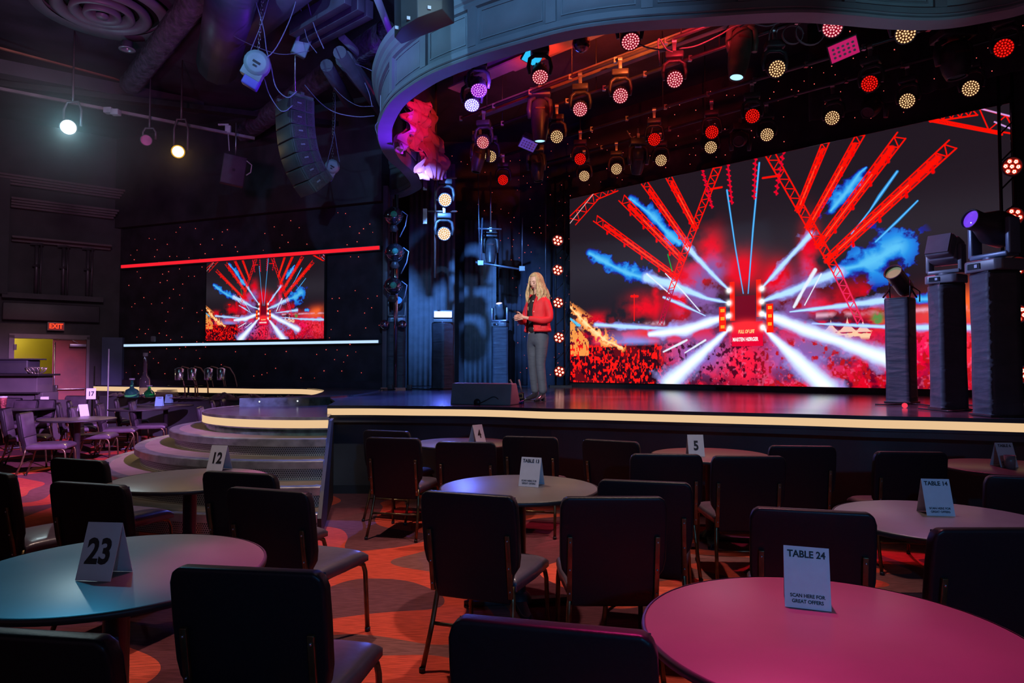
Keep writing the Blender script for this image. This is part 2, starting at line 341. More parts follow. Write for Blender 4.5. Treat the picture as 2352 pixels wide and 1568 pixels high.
# back of the stage: black starry cloth, then the wall that carries the big screen
SA, SB, SZ0, SZ1 = Vector((1.34, 15.72)), Vector((7.35, 9.95)), 1.2, 5.44
SD = (SB-SA).normalized(); SN = Vector((SD.y, -SD.x))          # along the screen, and out of it towards the room
bl = [(-2.9, 14.35), (-2.9, 17.1), (.2, 17.15), tuple(SA-SN*.16-SD*.02)]
wb = wall('wall_back', bl, 0, CEIL, STARW)
stars(wb, [(-.2, 17.10), (.9, 16.4), tuple(SA-SN*.12)], 1.3, 6.9, 110, 8, r=.008); stars(wb, [(-2.4, 17.06), (-.2, 17.10)], 4.6, 6.9, 40, 9)
sw = wall('wall_screen', [tuple(SA-SN*.14-SD*.03), tuple(SB-SN*.14+SD*2.4)], 0, CEIL, STARW)
stars(sw, [tuple(SA-SN*.1), tuple(SB-SN*.1+SD*1.6)], 5.62, 7.0, 120, 12, .03); stars(sw, [tuple(SB-SN*.1+SD*.2), tuple(SB-SN*.1+SD*2.)], 1.4, 5.6, 40, 13, .03)
e = SB+SD*2.4; wall('wall_right', [tuple(e), (e.x+.6, -3.)], 0, CEIL, WALLK)

# ================================================================= stage
ed = [G(x, y, S) for x, y in [(752, 931), (850, 931), (950, 932), (1060, 933), (1163, 935), (1260, 938), (1370, 940), (1500, 943), (1650, 946.5), (1850, 951), (2000, 955), (2150, 958), (2350, 963), (2500, 967)]]
ed = [Vector((p.x, p.y)) for p in ed]; ed += [ed[-1]+Vector((1.6, -.1))]; edge = catmull(ed, 6)
STAGEF = mat('glossy_stage_floor', (.11, .10, .13), .15, .35, spec=.9, noise=(1.2, .6), bump=((2., 30., 2.), .02))
st = thing('stage', 'long raised stage with a glossy black floor and a warm glowing front edge', 'stage', (1.5, 7., 0))
def ch(o, par):      # children were modelled in world space
    o.parent = par; o.matrix_parent_inverse = Matrix.Translation(par.location).inverted(); return o
deck = [(p.x, p.y) for p in edge]+[(e.x-.1, edge[-1].y), (e.x-.12, e.y-.1), (SB.x+.1, SB.y+.0), (SA.x-.02, SA.y+.0), (.15, 17.1), (-2.88, 17.1), (-2.88, 14.3), (-2.72, 14.16), (-2.75, 11.6), (-2.72, 10.2), (-2.35, 9.1)]
b = MB(); b.prism(deck, S-.028, S); ch(b.build('deck', STAGEF, None), st)
rev = [(p.x, p.y) for p in edge]
b = MB(); b.sweep(rev, [(.015, S-.034), (.015, S+.002), (.001, S+.002), (.001, S-.034)]); ch(b.build('edge_trim', mat('dark_metal_nosing', (.05, .05, .06), .35, .6, noise=(9, .2))), st)
b = MB(); b.sweep(rev, [(0., S-.112), (0., S-.034), (-.04, S-.034), (-.04, S-.112)]); o = ch(b.build('light_strip', STRIP), st); o['label'] = 'warm white glowing strip'
b = MB(); b.sweep(rev, [(.012, S-.140), (.012, S-.112), (-.04, S-.112), (-.04, S-.140)]); ch(b.build('edge_trim', MATS['dark_metal_nosing']), st)
b = MB(); b.sweep(rev, [(-.34, 0), (-.34, S-.20), (-.30, S-.142), (-.02, S-.142), (-.02, S-.2), (-.28, S-.2), (-.30, .0)]); ch(b.build('front_panel', mat('black_stage_fascia', (.055, .05, .056), .38, noise=(1.5, .3))), st)
b = MB(); b.sweep(rev, [(-.30, 0), (-.275, 0), (-.275, .10), (-.30, .10)]); ch(b.build('kick_board', mat('dark_kick_board', (.015, .013, .017), .5, noise=(5, .2))), st)
b = MB()
for k in (14, 30, 46, 62):
    p = edge[k]; t = (edge[k+1]-edge[k-1]).normalized(); n_ = Vector((-t.y, t.x)); q = p+n_*.3; b = MB(); b.box((q.x, q.y, .48), (.012, .012, .74)); ch(b.build('panel_joint', mat('pale_joint', (.09, .09, .10), .4, noise=(5, .1))), st)
# U-shaped runway along the starry wall, glowing on its inner side
zt = 1.11
rin = [Vector(LWp(x)+nrm(LD)*.60) for x in (268, 330, 410, 500, 590, 645)]+[Vector(G(x, y, zt)[:2]) for x, y in [(692, 890), (725, 892.5), (743, 895.5), (742, 899), (733, 902.5), (722, 905.5), (700, 908), (650, 911), (574, 913.5)]]
rinc = catmull(rin, 4)
run = thing('runway', 'curved runway arm hugging the starry wall, its inner rim glowing warm white', 'runway', (-4.5, 13., 0))
rout = [Vector(p) for p in [(-3.80, 9.62), (-3.2, 9.75), (-2.62, 10.3), (-2.45, 11.6), (-2.5, 12.8), (-2.72, 14.12)]]
outer = catmull(rout, 4)+[LWp(x)-LD*0+nrm(LD)*.02 for x in (800, 700, 600, 500, 400, 300)]
poly = [(p.x, p.y) for p in rinc]+[(p.x, p.y) for p in outer[:0]]
poly = [(p.x, p.y) for p in outer][::-1]; poly = [(p.x, p.y) for p in rinc]+[(p.x, p.y) for p in outer]
b = MB(); b.prism(poly, zt-.03, zt); ch(b.build('deck', mat('glossy_runway_floor', (.05, .055, .075), .16, noise=(3, .3))), run)
rp = [(p.x, p.y) for p in rinc][::-1]
b = MB(); b.sweep(rp, [(.0, zt-.03), (.0, zt-.135), (.03, zt-.135), (.03, zt-.03)]); o = ch(b.build('light_strip', STRIP), run); o['label'] = 'warm white glowing inner rim'
b = MB(); b.sweep(rp, [(.0, .2), (.0, zt-.135), (.03, zt-.135), (.03, .2)]); ch(b.build('inner_panel', WALLK), run)
TEAL = mat('teal_marble', (.055, .10, .10), .14, noise=(7, .6), coat=.5)
ob = [(p.x, p.y) for p in catmull(rout[:4], 5)]
b = MB(); b.sweep([(rin[-1].x, rin[-1].y)]+ob, [(0, S-.11), (.03, S-.11), (.03, zt), (0, zt)]); ch(b.build('front_panel', TEAL), run)
for p in ob[2::4]: b = MB(); b.ball((p[0]+.01, p[1]-.035, S-.03), .012, 6); ch(b.build('button_light', glow('pin_white', (.9, .95, 1.), 1.5)), run)

# ================================================================= round stair to the stage
CX, CY = -2.30, 9.32
stair = thing('stair', 'round tiered stair with metal rims and glowing top tier beside the stage', 'stair', (CX, CY, 0))
CUT = lambda y: -2.06+(7.70-y)*.20         # the stair stops at this line beside the stage front
def arc(r, n=40):
    a0 = -PI*(.80 if r < 2 else .62); a1 = 0
    while CX+r*math.sin(a1) < CUT(CY-r*math.cos(a1)): a1 += .002
    return [(CX+r*math.sin(a), CY-r*math.cos(a)) for a in [a0+(a1-a0)*i/n for i in range(n+1)]]
def perf():
    m = bpy.data.materials.new('perforated_metal'); m.use_nodes = True; nt = m.node_tree; b = nt.nodes['Principled BSDF']; N = nt.nodes.new; L = nt.links.new
    tc = N('ShaderNodeUVMap'); d = []
    for ox in (0., .5):
        mp = N('ShaderNodeVectorMath'); mp.operation = 'MULTIPLY_ADD'; mp.inputs[1].default_value = (45, 26, 0); mp.inputs[2].default_value = (ox, ox, 0); L(tc.outputs[0], mp.inputs[0])
        fr = N('ShaderNodeVectorMath'); fr.operation = 'FRACTION'; L(mp.outputs[0], fr.inputs[0])
        sb = N('ShaderNodeVectorMath'); sb.operation = 'SUBTRACT'; sb.inputs[1].default_value = (.5, .5, 0); L(fr.outputs[0], sb.inputs[0])
        sc = N('ShaderNodeVectorMath'); sc.operation = 'MULTIPLY'; sc.inputs[1].default_value = (1, 1.73, 0); L(sb.outputs[0], sc.inputs[0])
        ln = N('ShaderNodeVectorMath'); ln.operation = 'LENGTH'; L(sc.outputs[0], ln.inputs[0]); d.append(ln)
    mn = N('ShaderNodeMath'); mn.operation = 'MINIMUM'; L(d[0].outputs['Value'], mn.inputs[0]); L(d[1].outputs['Value'], mn.inputs[1])
    gt = N('ShaderNodeMath'); gt.operation = 'GREATER_THAN'; gt.inputs[1].default_value = .30; L(mn.outputs[0], gt.inputs[0])
    mx = N('ShaderNodeMix'); mx.data_type = 'RGBA'; mx.inputs['A'].default_value = (.006, .006, .008, 1); mx.inputs['B'].default_value = (.50, .48, .46, 1); L(gt.outputs[0], mx.inputs['Factor']); L(mx.outputs['Result'], b.inputs['Base Color'])
    b.inputs['Roughness'].default_value = .4
    mt = N('ShaderNodeMath'); mt.operation = 'MULTIPLY'; mt.inputs[1].default_value = .6; L(gt.outputs[0], mt.inputs[0]); L(mt.outputs[0], b.inputs['Metallic'])
    return m
PERF = perf(); TREAD = mat('tan_stair_tread', (.17, .125, .10), .55, noise=(5, .15), bump=(60., .1)); RIM = mat('scuffed_metal_rim', (.50, .48, .49), .30, .85, noise=(7, .35))
tiers = [(1.74, .99), (2.10, .785), (2.47, .605), (2.83, .41), (3.12, .215)]
for i, (r, z) in enumerate(tiers):
    pts = arc(r); inner = [(CX+.15, CY+.9)]
    b = MB(); b.prism(pts+([(CUT(CY-.9), CY-.9), (CX+.3, CY-.2), (CX+.3, CY+.9), (CX-1.2, CY+1.2)] if i == 0 else [(CUT(CY-1.25), CY-1.25), (CX-.5, CY), (CX-1.2, CY+.6)]), z-.03, z); ch(b.build('tread', TREAD if i else mat('glossy_top_tier', (.05, .04, .06), .2, noise=(2, .3))), stair)
    if i == 0:
        b = MB(); b.sweep(pts, [(0, z-.03), (.012, z-.03), (.012, z+.004), (0, z+.004)]); ch(b.build('rim', RIM), stair)
        b = MB(); b.sweep(pts, [(0, z-.118), (.008, z-.118), (.008, z-.03), (0, z-.03)]); o = ch(b.build('light_strip', STRIP), stair); o['label'] = 'warm white glowing band'
        b = MB(); b.sweep(pts, [(-.0, z-.132), (.014, z-.132), (.014, z-.118), (0, z-.118)]); ch(b.build('rim', RIM), stair)
        b = MB(); b.sweep(pts, [(-.05, tiers[1][1]-.01), (-.02, tiers[1][1]-.01), (-.02, z-.132), (-.05, z-.132)]); o = ch(b.build('riser', TEAL), stair); o['label'] = 'dark teal marbled riser'
    else:
        b = MB(); b.sweep(pts, [(-.10, z+.002), (.0, z+.004), (.012, z-.004), (.012, z-.075), (-.03, z-.075), (-.10, z-.01)]); ch(b.build('rim', RIM), stair)
        zn = tiers[i+1][1] if i+1 < len(tiers) else 0
        b = MB(); b.sweep(pts, [(-.05, zn), (-.05, z-.07)], closed=False, uv=True); o = ch(b.build('riser', PERF, None, weld=False), stair); o['label'] = 'perforated metal riser'
b = MB(); ys = [(CY-1.30, 0)]+[(CY-tiers[-1][0]+.10, 0)]+[(CY-r+.04, z-.04) for r, z in tiers[::-1]]+[(CY-1.30, .95)]; n_ = len(ys)
b.add([(CUT(y)+.004, y, z) for y, z in ys]+[(CUT(y)+.04, y, z) for y, z in ys], [tuple(range(n_)), tuple(range(n_, 2*n_))]+[(k, (k+1) % n_, n_+(k+1) % n_, n_+k) for k in range(n_)])
ch(b.build('side_panel', mat('dark_side_panel', (.03, .027, .03), .5, noise=(3, .2))), stair)
b = MB(); b.sweep(arc(1.05, 20), [(0, .2), (0, .9)], closed=False); ch(b.build('core', WALLK), stair)
def screen_art(W=1600, Hh=814, seed=5):
    """The concert picture that both LED screens play, drawn into an array (row 0 = bottom)."""
    rng = np.random.RandomState(seed)
    def up(a, h, w):
        ys = np.linspace(0, a.shape[0]-1.001, h); xs = np.linspace(0, a.shape[1]-1.001, w)
        y0 = ys.astype(int); x0 = xs.astype(int); fy = (ys-y0)[:, None]; fx = (xs-x0)[None, :]
        fy = fy*fy*(3-2*fy); fx = fx*fx*(3-2*fx)
        A = a[y0][:, x0]; B = a[y0][:, x0+1]; C = a[y0+1][:, x0]; D_ = a[y0+1][:, x0+1]
        return (A*(1-fx)+B*fx)*(1-fy)+(C*(1-fx)+D_*fx)*fy
    def fbm(cx, cy, octs=5):
        o = np.zeros((Hh, W)); amp = .5; tot = 0
        for k in range(octs):
            o += amp*up(rng.rand(cy+2, cx+2), Hh, W); tot += amp; amp *= .55; cx *= 2; cy *= 2
        return o/tot
    n1 = fbm(12, 7); n2 = fbm(30, 16); n3 = fbm(7, 4); n4 = fbm(90, 50, 3)
    # art coordinates: the 1052 x 700 window of the picture seen square-on
    yy, xx = np.mgrid[0:Hh, 0:W].astype(float)
    P = lambda x, y: art_xy(x, y, W, Hh)
    img = np.zeros((Hh, W, 3)); img[:] = (.013, .008, .013)
    img += (np.exp(-((yy/Hh-.60)/.12)**2)*.010)[..., None]*np.array((.9, .9, 1.2))
    def over(m, c):
        m = np.clip(m, 0, 1)[..., None]; img[:] = img*(1-m)+np.array(c)*m
    def add(m, c): img[:] = img+np.clip(m, 0, None)[..., None]*np.array(c)
    def blob(x, y, rx, ry, c, s=1., nz=n1, thr=.42, op=over, soft=.12):
        px, py = P(x, y); sx = W/2330.; 
        d = ((xx-px)/(rx*sx))**2+((yy-py)/(ry*sx))**2
        m = np.exp(-d)*1.35*np.clip((nz-thr)/soft*.5+.5, 0, 1)*s
        op(m, c)
    def beam(pts, c, core=None, noise=0., op=over, s=1., nz=n2):
        """pts: [(x, y, half-width)...] polyline in window coordinates"""
        q = [P(x, y)+(w*W/2330.,) for x, y, w in pts]
        M = max(w for _, _, w in q)*2.2+4
        A0, B0 = int(max(0, min(p[0] for p in q)-M)), int(min(W, max(p[0] for p in q)+M)); E0, F0 = int(max(0, min(p[1] for p in q)-M)), int(min(Hh, max(p[1] for p in q)+M))
        if A0 >= B0 or E0 >= F0: return
        X = xx[E0:F0, A0:B0]; Y = yy[E0:F0, A0:B0]; best = np.full(X.shape, 9.)
        for (x0, y0, w0), (x1, y1, w1) in zip(q[:-1], q[1:]):
            m = max(w0, w1)*2.2+4
            a, b = int(max(A0, min(x0, x1)-m))-A0, int(min(B0, max(x0, x1)+m))-A0; e, f = int(max(E0, min(y0, y1)-m))-E0, int(min(F0, max(y0, y1)+m))-E0
            if a >= b or e >= f: continue
            Xs = X[e:f, a:b]; Ys = Y[e:f, a:b]; L2 = (x1-x0)**2+(y1-y0)**2+1e-6
            t = np.clip(((Xs-x0)*(x1-x0)+(Ys-y0)*(y1-y0))/L2, 0, 1)
            best[e:f, a:b] = np.minimum(best[e:f, a:b], np.hypot(Xs-x0-t*(x1-x0), Ys-y0-t*(y1-y0))/(w0+t*(w1-w0)))
        if noise: best = best*np.clip(1+noise*(nz[E0:F0, A0:B0]-.5)*4, .45, 3)
        sub = img[E0:F0, A0:B0]
        for lo, hi, cc in ((1.7, 1.25, c), (1.2, 2., core)):
            if cc is None: continue
            mm = (np.clip(lo-best*hi, 0, 1)*s)[..., None]; sub[:] = sub*(1-mm)+np.array(cc)*mm
    RED = (1., .004, .0); BLU = (.02, .28, .75); WHT = (.85, .92, 1.); LAV = (.35, .30, .75); DBL = (.0, .02, .65)
    # smoke and glow
    for x, y, rx, ry in [(740,770,70,110),(640,880,80,80),(900,850,90,80),(1250,780,40,130),(400,1040,110,60),(600,1000,90,110),(1500,1010,110,70),(1330,1040,120,50),(1080,900,70,80),(180,1110,120,40),(1560,1000,60,60),(460,1000,20,90)]:
        blob(x, y, rx, ry, (.75, .0, .01), 1.1, n1, .45)
    for x, y, rx, ry in [(760,850,60,60),(700,1010,80,90),(1150,1000,90,100),(740,900,40,90),(1240,900,30,80),(690,960,90,120),(1120,1130,130,110),(700,1150,150,90)]:
        blob(x, y, rx, ry, (.22, .09, .34), .85, n2, .50)
    # ground and crowd
    gy = P(0, 1165)[1]; ground = np.clip((gy-yy)/12., 0, 1)
    rows = np.clip((gy-yy)/gy, 0, 1)
    over(ground, (.07, .0, .01))
    over(ground*np.clip((n2-.45)*6, 0, 1), (.72, .0, .01))
    for x, y, rx, ry, c in [(700,1280,170,90,(.24,.10,.42)),(1180,1290,170,110,(.26,.10,.42)),(330,1230,180,60,(.22,.26,.75)),(920,1330,110,110,(.9,.01,.05)),(1380,1240,160,40,(.22,.10,.30)),(480,1170,200,30,(.75,.03,.04)),(1900,1250,200,120,(.9,.0,.10)),(2150,1250,200,150,(.85,.02,.04)),(1950,1100,200,60,(.7,.03,.05)),(2150,1030,160,70,(.9,.12,.02))]:
        blob(x, y, rx, ry, c, .95, n3, .3)
    over(np.exp(-((yy-P(0,1148)[1])/9.)**2)*np.clip((n2-.35)*4, 0, 1)*np.where((xx < W*.30) | (xx > W*.66), .8, 0), (.8, .45, .6))
    hd = np.where(rng.rand(Hh//5+2, W//4+2) > .5, 1., 0.); hd = np.kron(hd, np.ones((5, 4)))[:Hh, :W]
    sp = fbm(210, 62, 2); mo = np.clip((sp-.53)*14, 0, 1)
    cy_ = P(0, 1230)[1]; cr = np.clip((cy_-yy)/20., 0, 1)
    left = np.clip((W*.31-xx)/60., 0, 1); right = np.clip((xx-W*.52)/90., 0, 1)
    over(cr*left, (.02, .0, .004)); over(cr*left*np.clip(mo+ .10*(n2>.55), 0, 1), (.95, .006, .002))
    sp2 = np.clip((fbm(120, 50, 3)-.53)*9, 0, 1)
    over(cr*(1-left)*sp2*.95, (.04, .0, .01)); over(cr*right*sp2*.5, (.9, .01, .01))
    over(cr*(1-left)*np.clip((fbm(150, 70, 2)-.66)*9, 0, 1)*.35, (.9, .12, .3))
    x0, y0 = P(20, 1100); x1, y1 = P(190, 1300)
    over(((xx-x0) < (y0-yy)*1.02)*(yy < y0)*(yy > y1+10)*(xx < x0+W*.065)*1.0*(sp < .60), (.85, .30, .06))
    beam([(20,1100,12),(70,1135,6)], (.1, .5, .8), noise=.6)
    beam([(20,1040,14),(110,1130,22),(200,1210,24),(290,1250,10)], (1., .30, .06), core=(1., .72, .35), noise=1.6, nz=n4)
    # tents, tree, lamp mast
    for x, h in [(1360, 60), (1445, 70), (1525, 60), (562, 40)]:
        px, py = P(x, 1168); hh = h*W/2330.; m = (np.abs(xx-px) < (py+hh-yy)*.62*np.clip((py+hh-yy)/hh, .3, 1))*(yy > py)*(yy < py+hh)
        over(m*1., (.85, .50, .42))
    beam([(1300,1180,9),(1560,1182,8)], (.9, .55, .35), noise=1.5, nz=n4); blob(1600, 1100, 22, 28, (.10, .25, .06), 1.2, n4, .3)
    beam([(350,975,3),(350,1110,3)], RED); beam([(335,985,7),(368,985,7)], RED)
    # blue clouds and beams
    def cloud(pts): beam(pts, DBL, noise=.9, s=.9); beam([(x, y, w*.75) for x, y, w in pts], BLU, core=(.10, .50, .85), noise=1.0)
    cloud([(120,765,12),(210,815,30),(310,865,42),(400,890,38)]); cloud([(330,485,10),(430,560,26),(520,660,30),(585,715,14)])
    cloud([(1400,850,34),(1500,830,48),(1620,780,70),(1700,730,50)]); cloud([(1360,545,22),(1440,450,36),(1510,350,22),(1540,325,8)])
    cloud([(1810,1000,20),(1880,1000,20)])
    for pts in [[(910,970,3),(870,740,4),(826,440,5)],[(935,970,3),(960,640,5),(992,300,5)],[(1465,665,3),(1560,545,4),(1610,470,8),(1700,345,6)],[(1590,705,5),(1700,600,6),(1805,495,4)]]:
        beam(pts, BLU, core=(.15, .55, .95))
    for pts in [[(838,955,4),(740,860,18),(615,725,20)],[(836,1020,4),(720,995,16),(620,955,26),(520,915,34),(410,890,34)],[(1003,945,4),(1080,860,12),(1180,750,20),(1255,670,22)],
                [(1005,1012,4),(1080,985,18),(1150,962,24),(1290,900,26),(1400,860,30)],[(1150,1065,5),(1320,1045,13),(1480,1025,16),(1625,1008,22)],[(620,1155,14),(450,1148,12),(300,1140,14),(150,1130,12)],[(1265,1125,4),(1400,1130,7),(1560,1138,9),(1700,1145,14),(2320,1145,20)],[(715,1085,3),(600,1030,9),(500,990,9)]]:
        beam(pts, (.25, .30, .85), noise=.5, s=.85); beam([(x, y, w*.62) for x, y, w in pts], (.45, .72, .95), noise=.35)
    for pts in [[(836,1085,6),(740,1115,22),(620,1158,26),(430,1180,14)],[(840,1150,5),(740,1240,20),(640,1330,32),(530,1430,44)],[(1005,1075,6),(1110,1110,24),(1230,1160,28),(1400,1215,24),(1650,1308,34)],[(1010,1145,5),(1110,1240,22),(1210,1330,34),(1330,1450,46)]]:
        beam([(x, y, w*1.5) for x, y, w in pts], (.38, .36, .95), noise=.4, s=.8); beam(pts, (.70, .85, 1.), core=(.95, .98, 1.), noise=.15)
    for pts in [[(530,970,3),(415,870,4)],[(688,1062,3),(600,960,4),(510,868,4)],[(500,1270,5),(560,1240,9),(620,1210,6)],[(610,1275,4),(715,1210,7)],[(1225,1030,3),(1310,870,3)],[(1170,1040,6),(1225,940,10),(1280,850,9)]]:
        beam(pts, (.75, .8, .95), noise=.4)
    # red lattice trusses
    def lattice(x0, y0, x1, y1, w, fill, n=None, col=RED):
        L = math.hypot(x1-x0, y1-y0); ux, uy = (x1-x0)/L, (y1-y0)/L; nx, ny = -uy, ux
        if fill: beam([(x0+ux*L*.12, y0+uy*L*.12, w*.55), (x1, y1, w*.38)], col, s=.93)
        for s in (-1, 1): beam([(x0+nx*w*s, y0+ny*w*s, 3.4), (x1+nx*w*s*.75, y1+ny*w*s*.75, 3.4)], col)
        n = n or int(L/(w*1.1)); pts = []
        for i in range(n+1):
            s = 1 if i % 2 else -1; t = i/n; ww = w*(1-.25*t)
            pts.append((x0+ux*L*t+nx*ww*s, y0+uy*L*t+ny*ww*s, 2.4))
        beam(pts, col)
    lattice(780,315,625,720,19,False); lattice(625,720,540,950,16,False); lattice(540,950,485,1130,12,False,col=(.45,.0,.03))
    lattice(1045,250,1390,860,25,False); lattice(1390,860,1510,1120,20,False,col=(.8,.02,.10))
    for a in [(150,585,572,890,17),(285,480,605,805,20),(400,400,634,730,16),(525,370,668,640,15),(1335,190,1188,550,17),(1515,150,1238,640,20),(1722,160,1290,732,26),(1985,205,1335,805,28)]:
        lattice(*a, True); x0_, y0_, x1_, y1_, w = a; L = math.hypot(x1_-x0_, y1_-y0_)
        beam([(x0_+(x1_-x0_)*.35, y0_+(y1_-y0_)*.35, 2.2), (x0_+(x1_-x0_)*.9, y0_+(y1_-y0_)*.9, 2.2)], (1., .10, .03))
        for t in np.arange(.15, .95, .21): beam([(x0_+(x1_-x0_)*t-w*.2, y0_+(y1_-y0_)*t+w*.9, 4), (x0_+(x1_-x0_)*t-w*.1, y0_+(y1_-y0_)*t+w*1.9, 7)], (.85, .0, .0))
    lattice(30,600,150,475,26,False); lattice(150,475,262,432,16,False); lattice(1868,70,2110,40,20,False); lattice(2110,70,2320,115,52,False); lattice(1868,78,2240,150,8,False)
    beam([(2120,20,3),(2320,70,3)], (.6, .3, .7)); beam([(2200,90,3),(2320,140,3)], (.6, .3, .7)); beam([(20,610,3),(140,460,3)], (.7, .35, .35))
    for x, y0_, x1_, y1_ in [(830,305,852,515),(972,275,965,490),(700,335,752,535),(1115,240,1075,470)]:
        for t in np.arange(0, 1, .13):
            cx = x+(x1_-x)*t; cy = y0_+(y1_-y0_)*t; beam([(cx-9, cy, 4), (cx+8, cy+8, 4)], (.85, .0, .02)); beam([(cx, cy-6, 4.5), (cx+2, cy+14, 4.5)], (.7, .0, .02))
    beam([(740,435,5),(800,425,5)], RED); beam([(1010,378,5),(1100,365,5)], RED); beam([(522,770,3),(545,855,3)], (.0, .35, .05))
    # stage block in the middle, banner panels
    def rect(x0, y0, x1, y1, c, s=1.):
        a, b = P(x0, y0); e, f = P(x1, y1); over(((xx > a)*(xx < e)*(yy < b)*(yy > f))*s, c)
    rect(840,912,868,1110,(.95,.01,.0)); rect(975,900,1003,1090,(.95,.01,.0)); rect(868,985,975,1130,(.16,.0,.01)); rect(850,1120,1012,1240,(.75,.0,.03)); blob(925,1140,80,30,(.95,.02,.03),1.2,n3,.1)
    for x0_, y0_, x1_, y1_ in [(785,1040,822,1165),(1028,1025,1065,1170)]:
        rect(x0_, y0_, x1_, y1_, (.9, .01, .0))
        for k in range(3): rect(x0_+8, y0_+10+k*42, x1_-8, y0_+26+k*42, (1., .35, .02))
    for x, y in [(836,955),(836,1020),(836,1085),(840,1150),(1005,945),(1005,1012),(1005,1075),(1010,1145)]: blob(x, y, 13, 13, (1, 1, 1), 1.2, n3, -1)
    return np.clip(img, 0, 1)
def art_xy(zx, zy, W, Hh):
    """survey coordinates of the picture on the big screen -> texel"""
    a, b_, c = ray(1300+zx/2.236, 240+zy/2.236); e_ = SB-SA
    det = a*(-e_.y)+b_*e_.x; k = (SA.x*(-e_.y)+SA.y*e_.x)/det; s = ((k*a-SA.x)*e_.x+(k*b_-SA.y)*e_.y)/e_.length_squared
    return s*W, (H+c*k-SZ0)/(SZ1-SZ0)*Hh
AW, AH = 1920, 976
art = screen_art(AW, AH)
im = bpy.data.images.new('concert_picture', AW, AH, float_buffer=False, alpha=False)
sr = np.where(art < .0031, art*12.92, 1.055*np.maximum(art, 1e-9)**(1/2.4)-.055)
px = np.ones((AH, AW, 4), dtype=np.float32); px[..., :3] = sr; im.pixels.foreach_set(px.ravel()); im.update(); im.pack()
def led_mat(name, strength):
    m = bpy.data.materials.new(name); m.use_nodes = True; nt = m.node_tree; b = nt.nodes['Principled BSDF']
    t = nt.nodes.new('ShaderNodeTexImage'); t.image = im; uv = nt.nodes.new('ShaderNodeUVMap'); nt.links.new(uv.outputs[0], t.inputs[0])
    b.inputs['Base Color'].default_value = (.012, .011, .013, 1); b.inputs['Roughness'].default_value = .55
    nt.links.new(t.outputs['Color'], b.inputs['Emission Color']); b.inputs['Emission Strength'].default_value = strength; return m
def led_screen(p, q, z0, z1, vcut, m, thick, label, name='led_screen'):
    """p->q left to right in plan, picture plane facing the room"""
    d = (q-p).normalized(); n = Vector((d.y, -d.x)); c = (p+q)/2; t = thing(name, label, 'screen', (c.x, c.y, z0))
    b = MB(); A = [Vector((v.x, v.y, z)) for v, z in ((p, z0), (q, z0), (q, z1), (p, z1))]
    b.add(A, [(0, 1, 2, 3)], False, [(0, 0), (1, 0), (1, vcut), (0, vcut)])
    o = b.build('picture_panel', m); ch(o, t); o['label'] = 'lit picture of a red and blue concert stage with light beams'
    b = MB(); pb, qb = p-n*.01-d*.03, q-n*.01+d*.03; b.prism([(pb.x, pb.y), (qb.x, qb.y), (qb.x-n.x*thick, qb.y-n.y*thick), (pb.x-n.x*thick, pb.y-n.y*thick)], z0-.03, z1+.03)
    ch(b.build('housing', BLACKM), t); return t, d, n
big, _, _ = led_screen(SA, SB, SZ0, SZ1, 1., led_mat('led_picture', 1.12), .12, 'huge LED video wall behind the stage showing a red and blue concert')
b = MB(); a0, a1 = SA+SN*.02, SB+SN*.02+SD*.3; b.prism([(a0.x, a0.y), (a1.x, a1.y), (a1.x-SN.x*.16, a1.y-SN.y*.16), (a0.x-SN.x*.16, a0.y-SN.y*.16)], S, 1.17); o = b.build('base_rail', mat('dark_screen_rail', (.04, .038, .045), .5, noise=(4, .2))); ch(o, big)
for f in (.455, .70):
    b = MB(); p = SA+SD*(8.33*f)+SN*.03; b.box((p.x, p.y, 1.135), (.32, .03, .05), Euler((0, 0, math.atan2(SD.y, SD.x))).to_matrix()); ch(b.build('floor_socket', mat('socket_black', (.008, .008, .01), .3, noise=(9, .2))), big)
# the small repeat on the starry wall
s0, s1 = LWp(476)+nrm(LD)*.06, LWp(747)+nrm(LD)*.06
small, _, _ = led_screen(s0, s1, 2.155, 4.03, 1.0, led_mat('led_picture_small', 1.0), .05, 'small LED screen between the red and white light bars on the starry wall')
def bar(x0, x1, z, hgt, em, label, zslope=0):
    p, q = LWp(x0)+nrm(LD)*.02, LWp(x1)+nrm(LD)*.02; n = nrm(LD); c = (p+q)/2; t = thing('light_bar', label, 'light', (c.x, c.y, z)); b = MB()
    b.prism([(p.x, p.y), (q.x, q.y), (q.x+n.x*.09, q.y+n.y*.09), (p.x+n.x*.09, p.y+n.y*.09)], z-hgt/2, z+hgt/2); ch(b.build('channel', mat('aluminium_channel', (.30, .30, .34), .35, .7, noise=(5, .1)), None, .004), t)
    b = MB(); p = p+n*.09-LD*.02; q = q+n*.09+LD*.02; b.prism([(p.x, p.y), (q.x, q.y), (q.x+n.x*.02, q.y+n.y*.02), (p.x+n.x*.02, p.y+n.y*.02)], z-hgt*.36, z+hgt*.36); ch(b.build('diffuser', em), t)
bar(283, 878, 4.02, .10, glow('red_tube', (1., .015, .03), 1.0, 'AUTO'), 'red glowing light bar above the small screen')
bar(293, 877, 2.07, .078, glow('white_tube', (.50, .72, 1.), 1.1, 'AUTO'), 'white glowing light bar under the small screen')
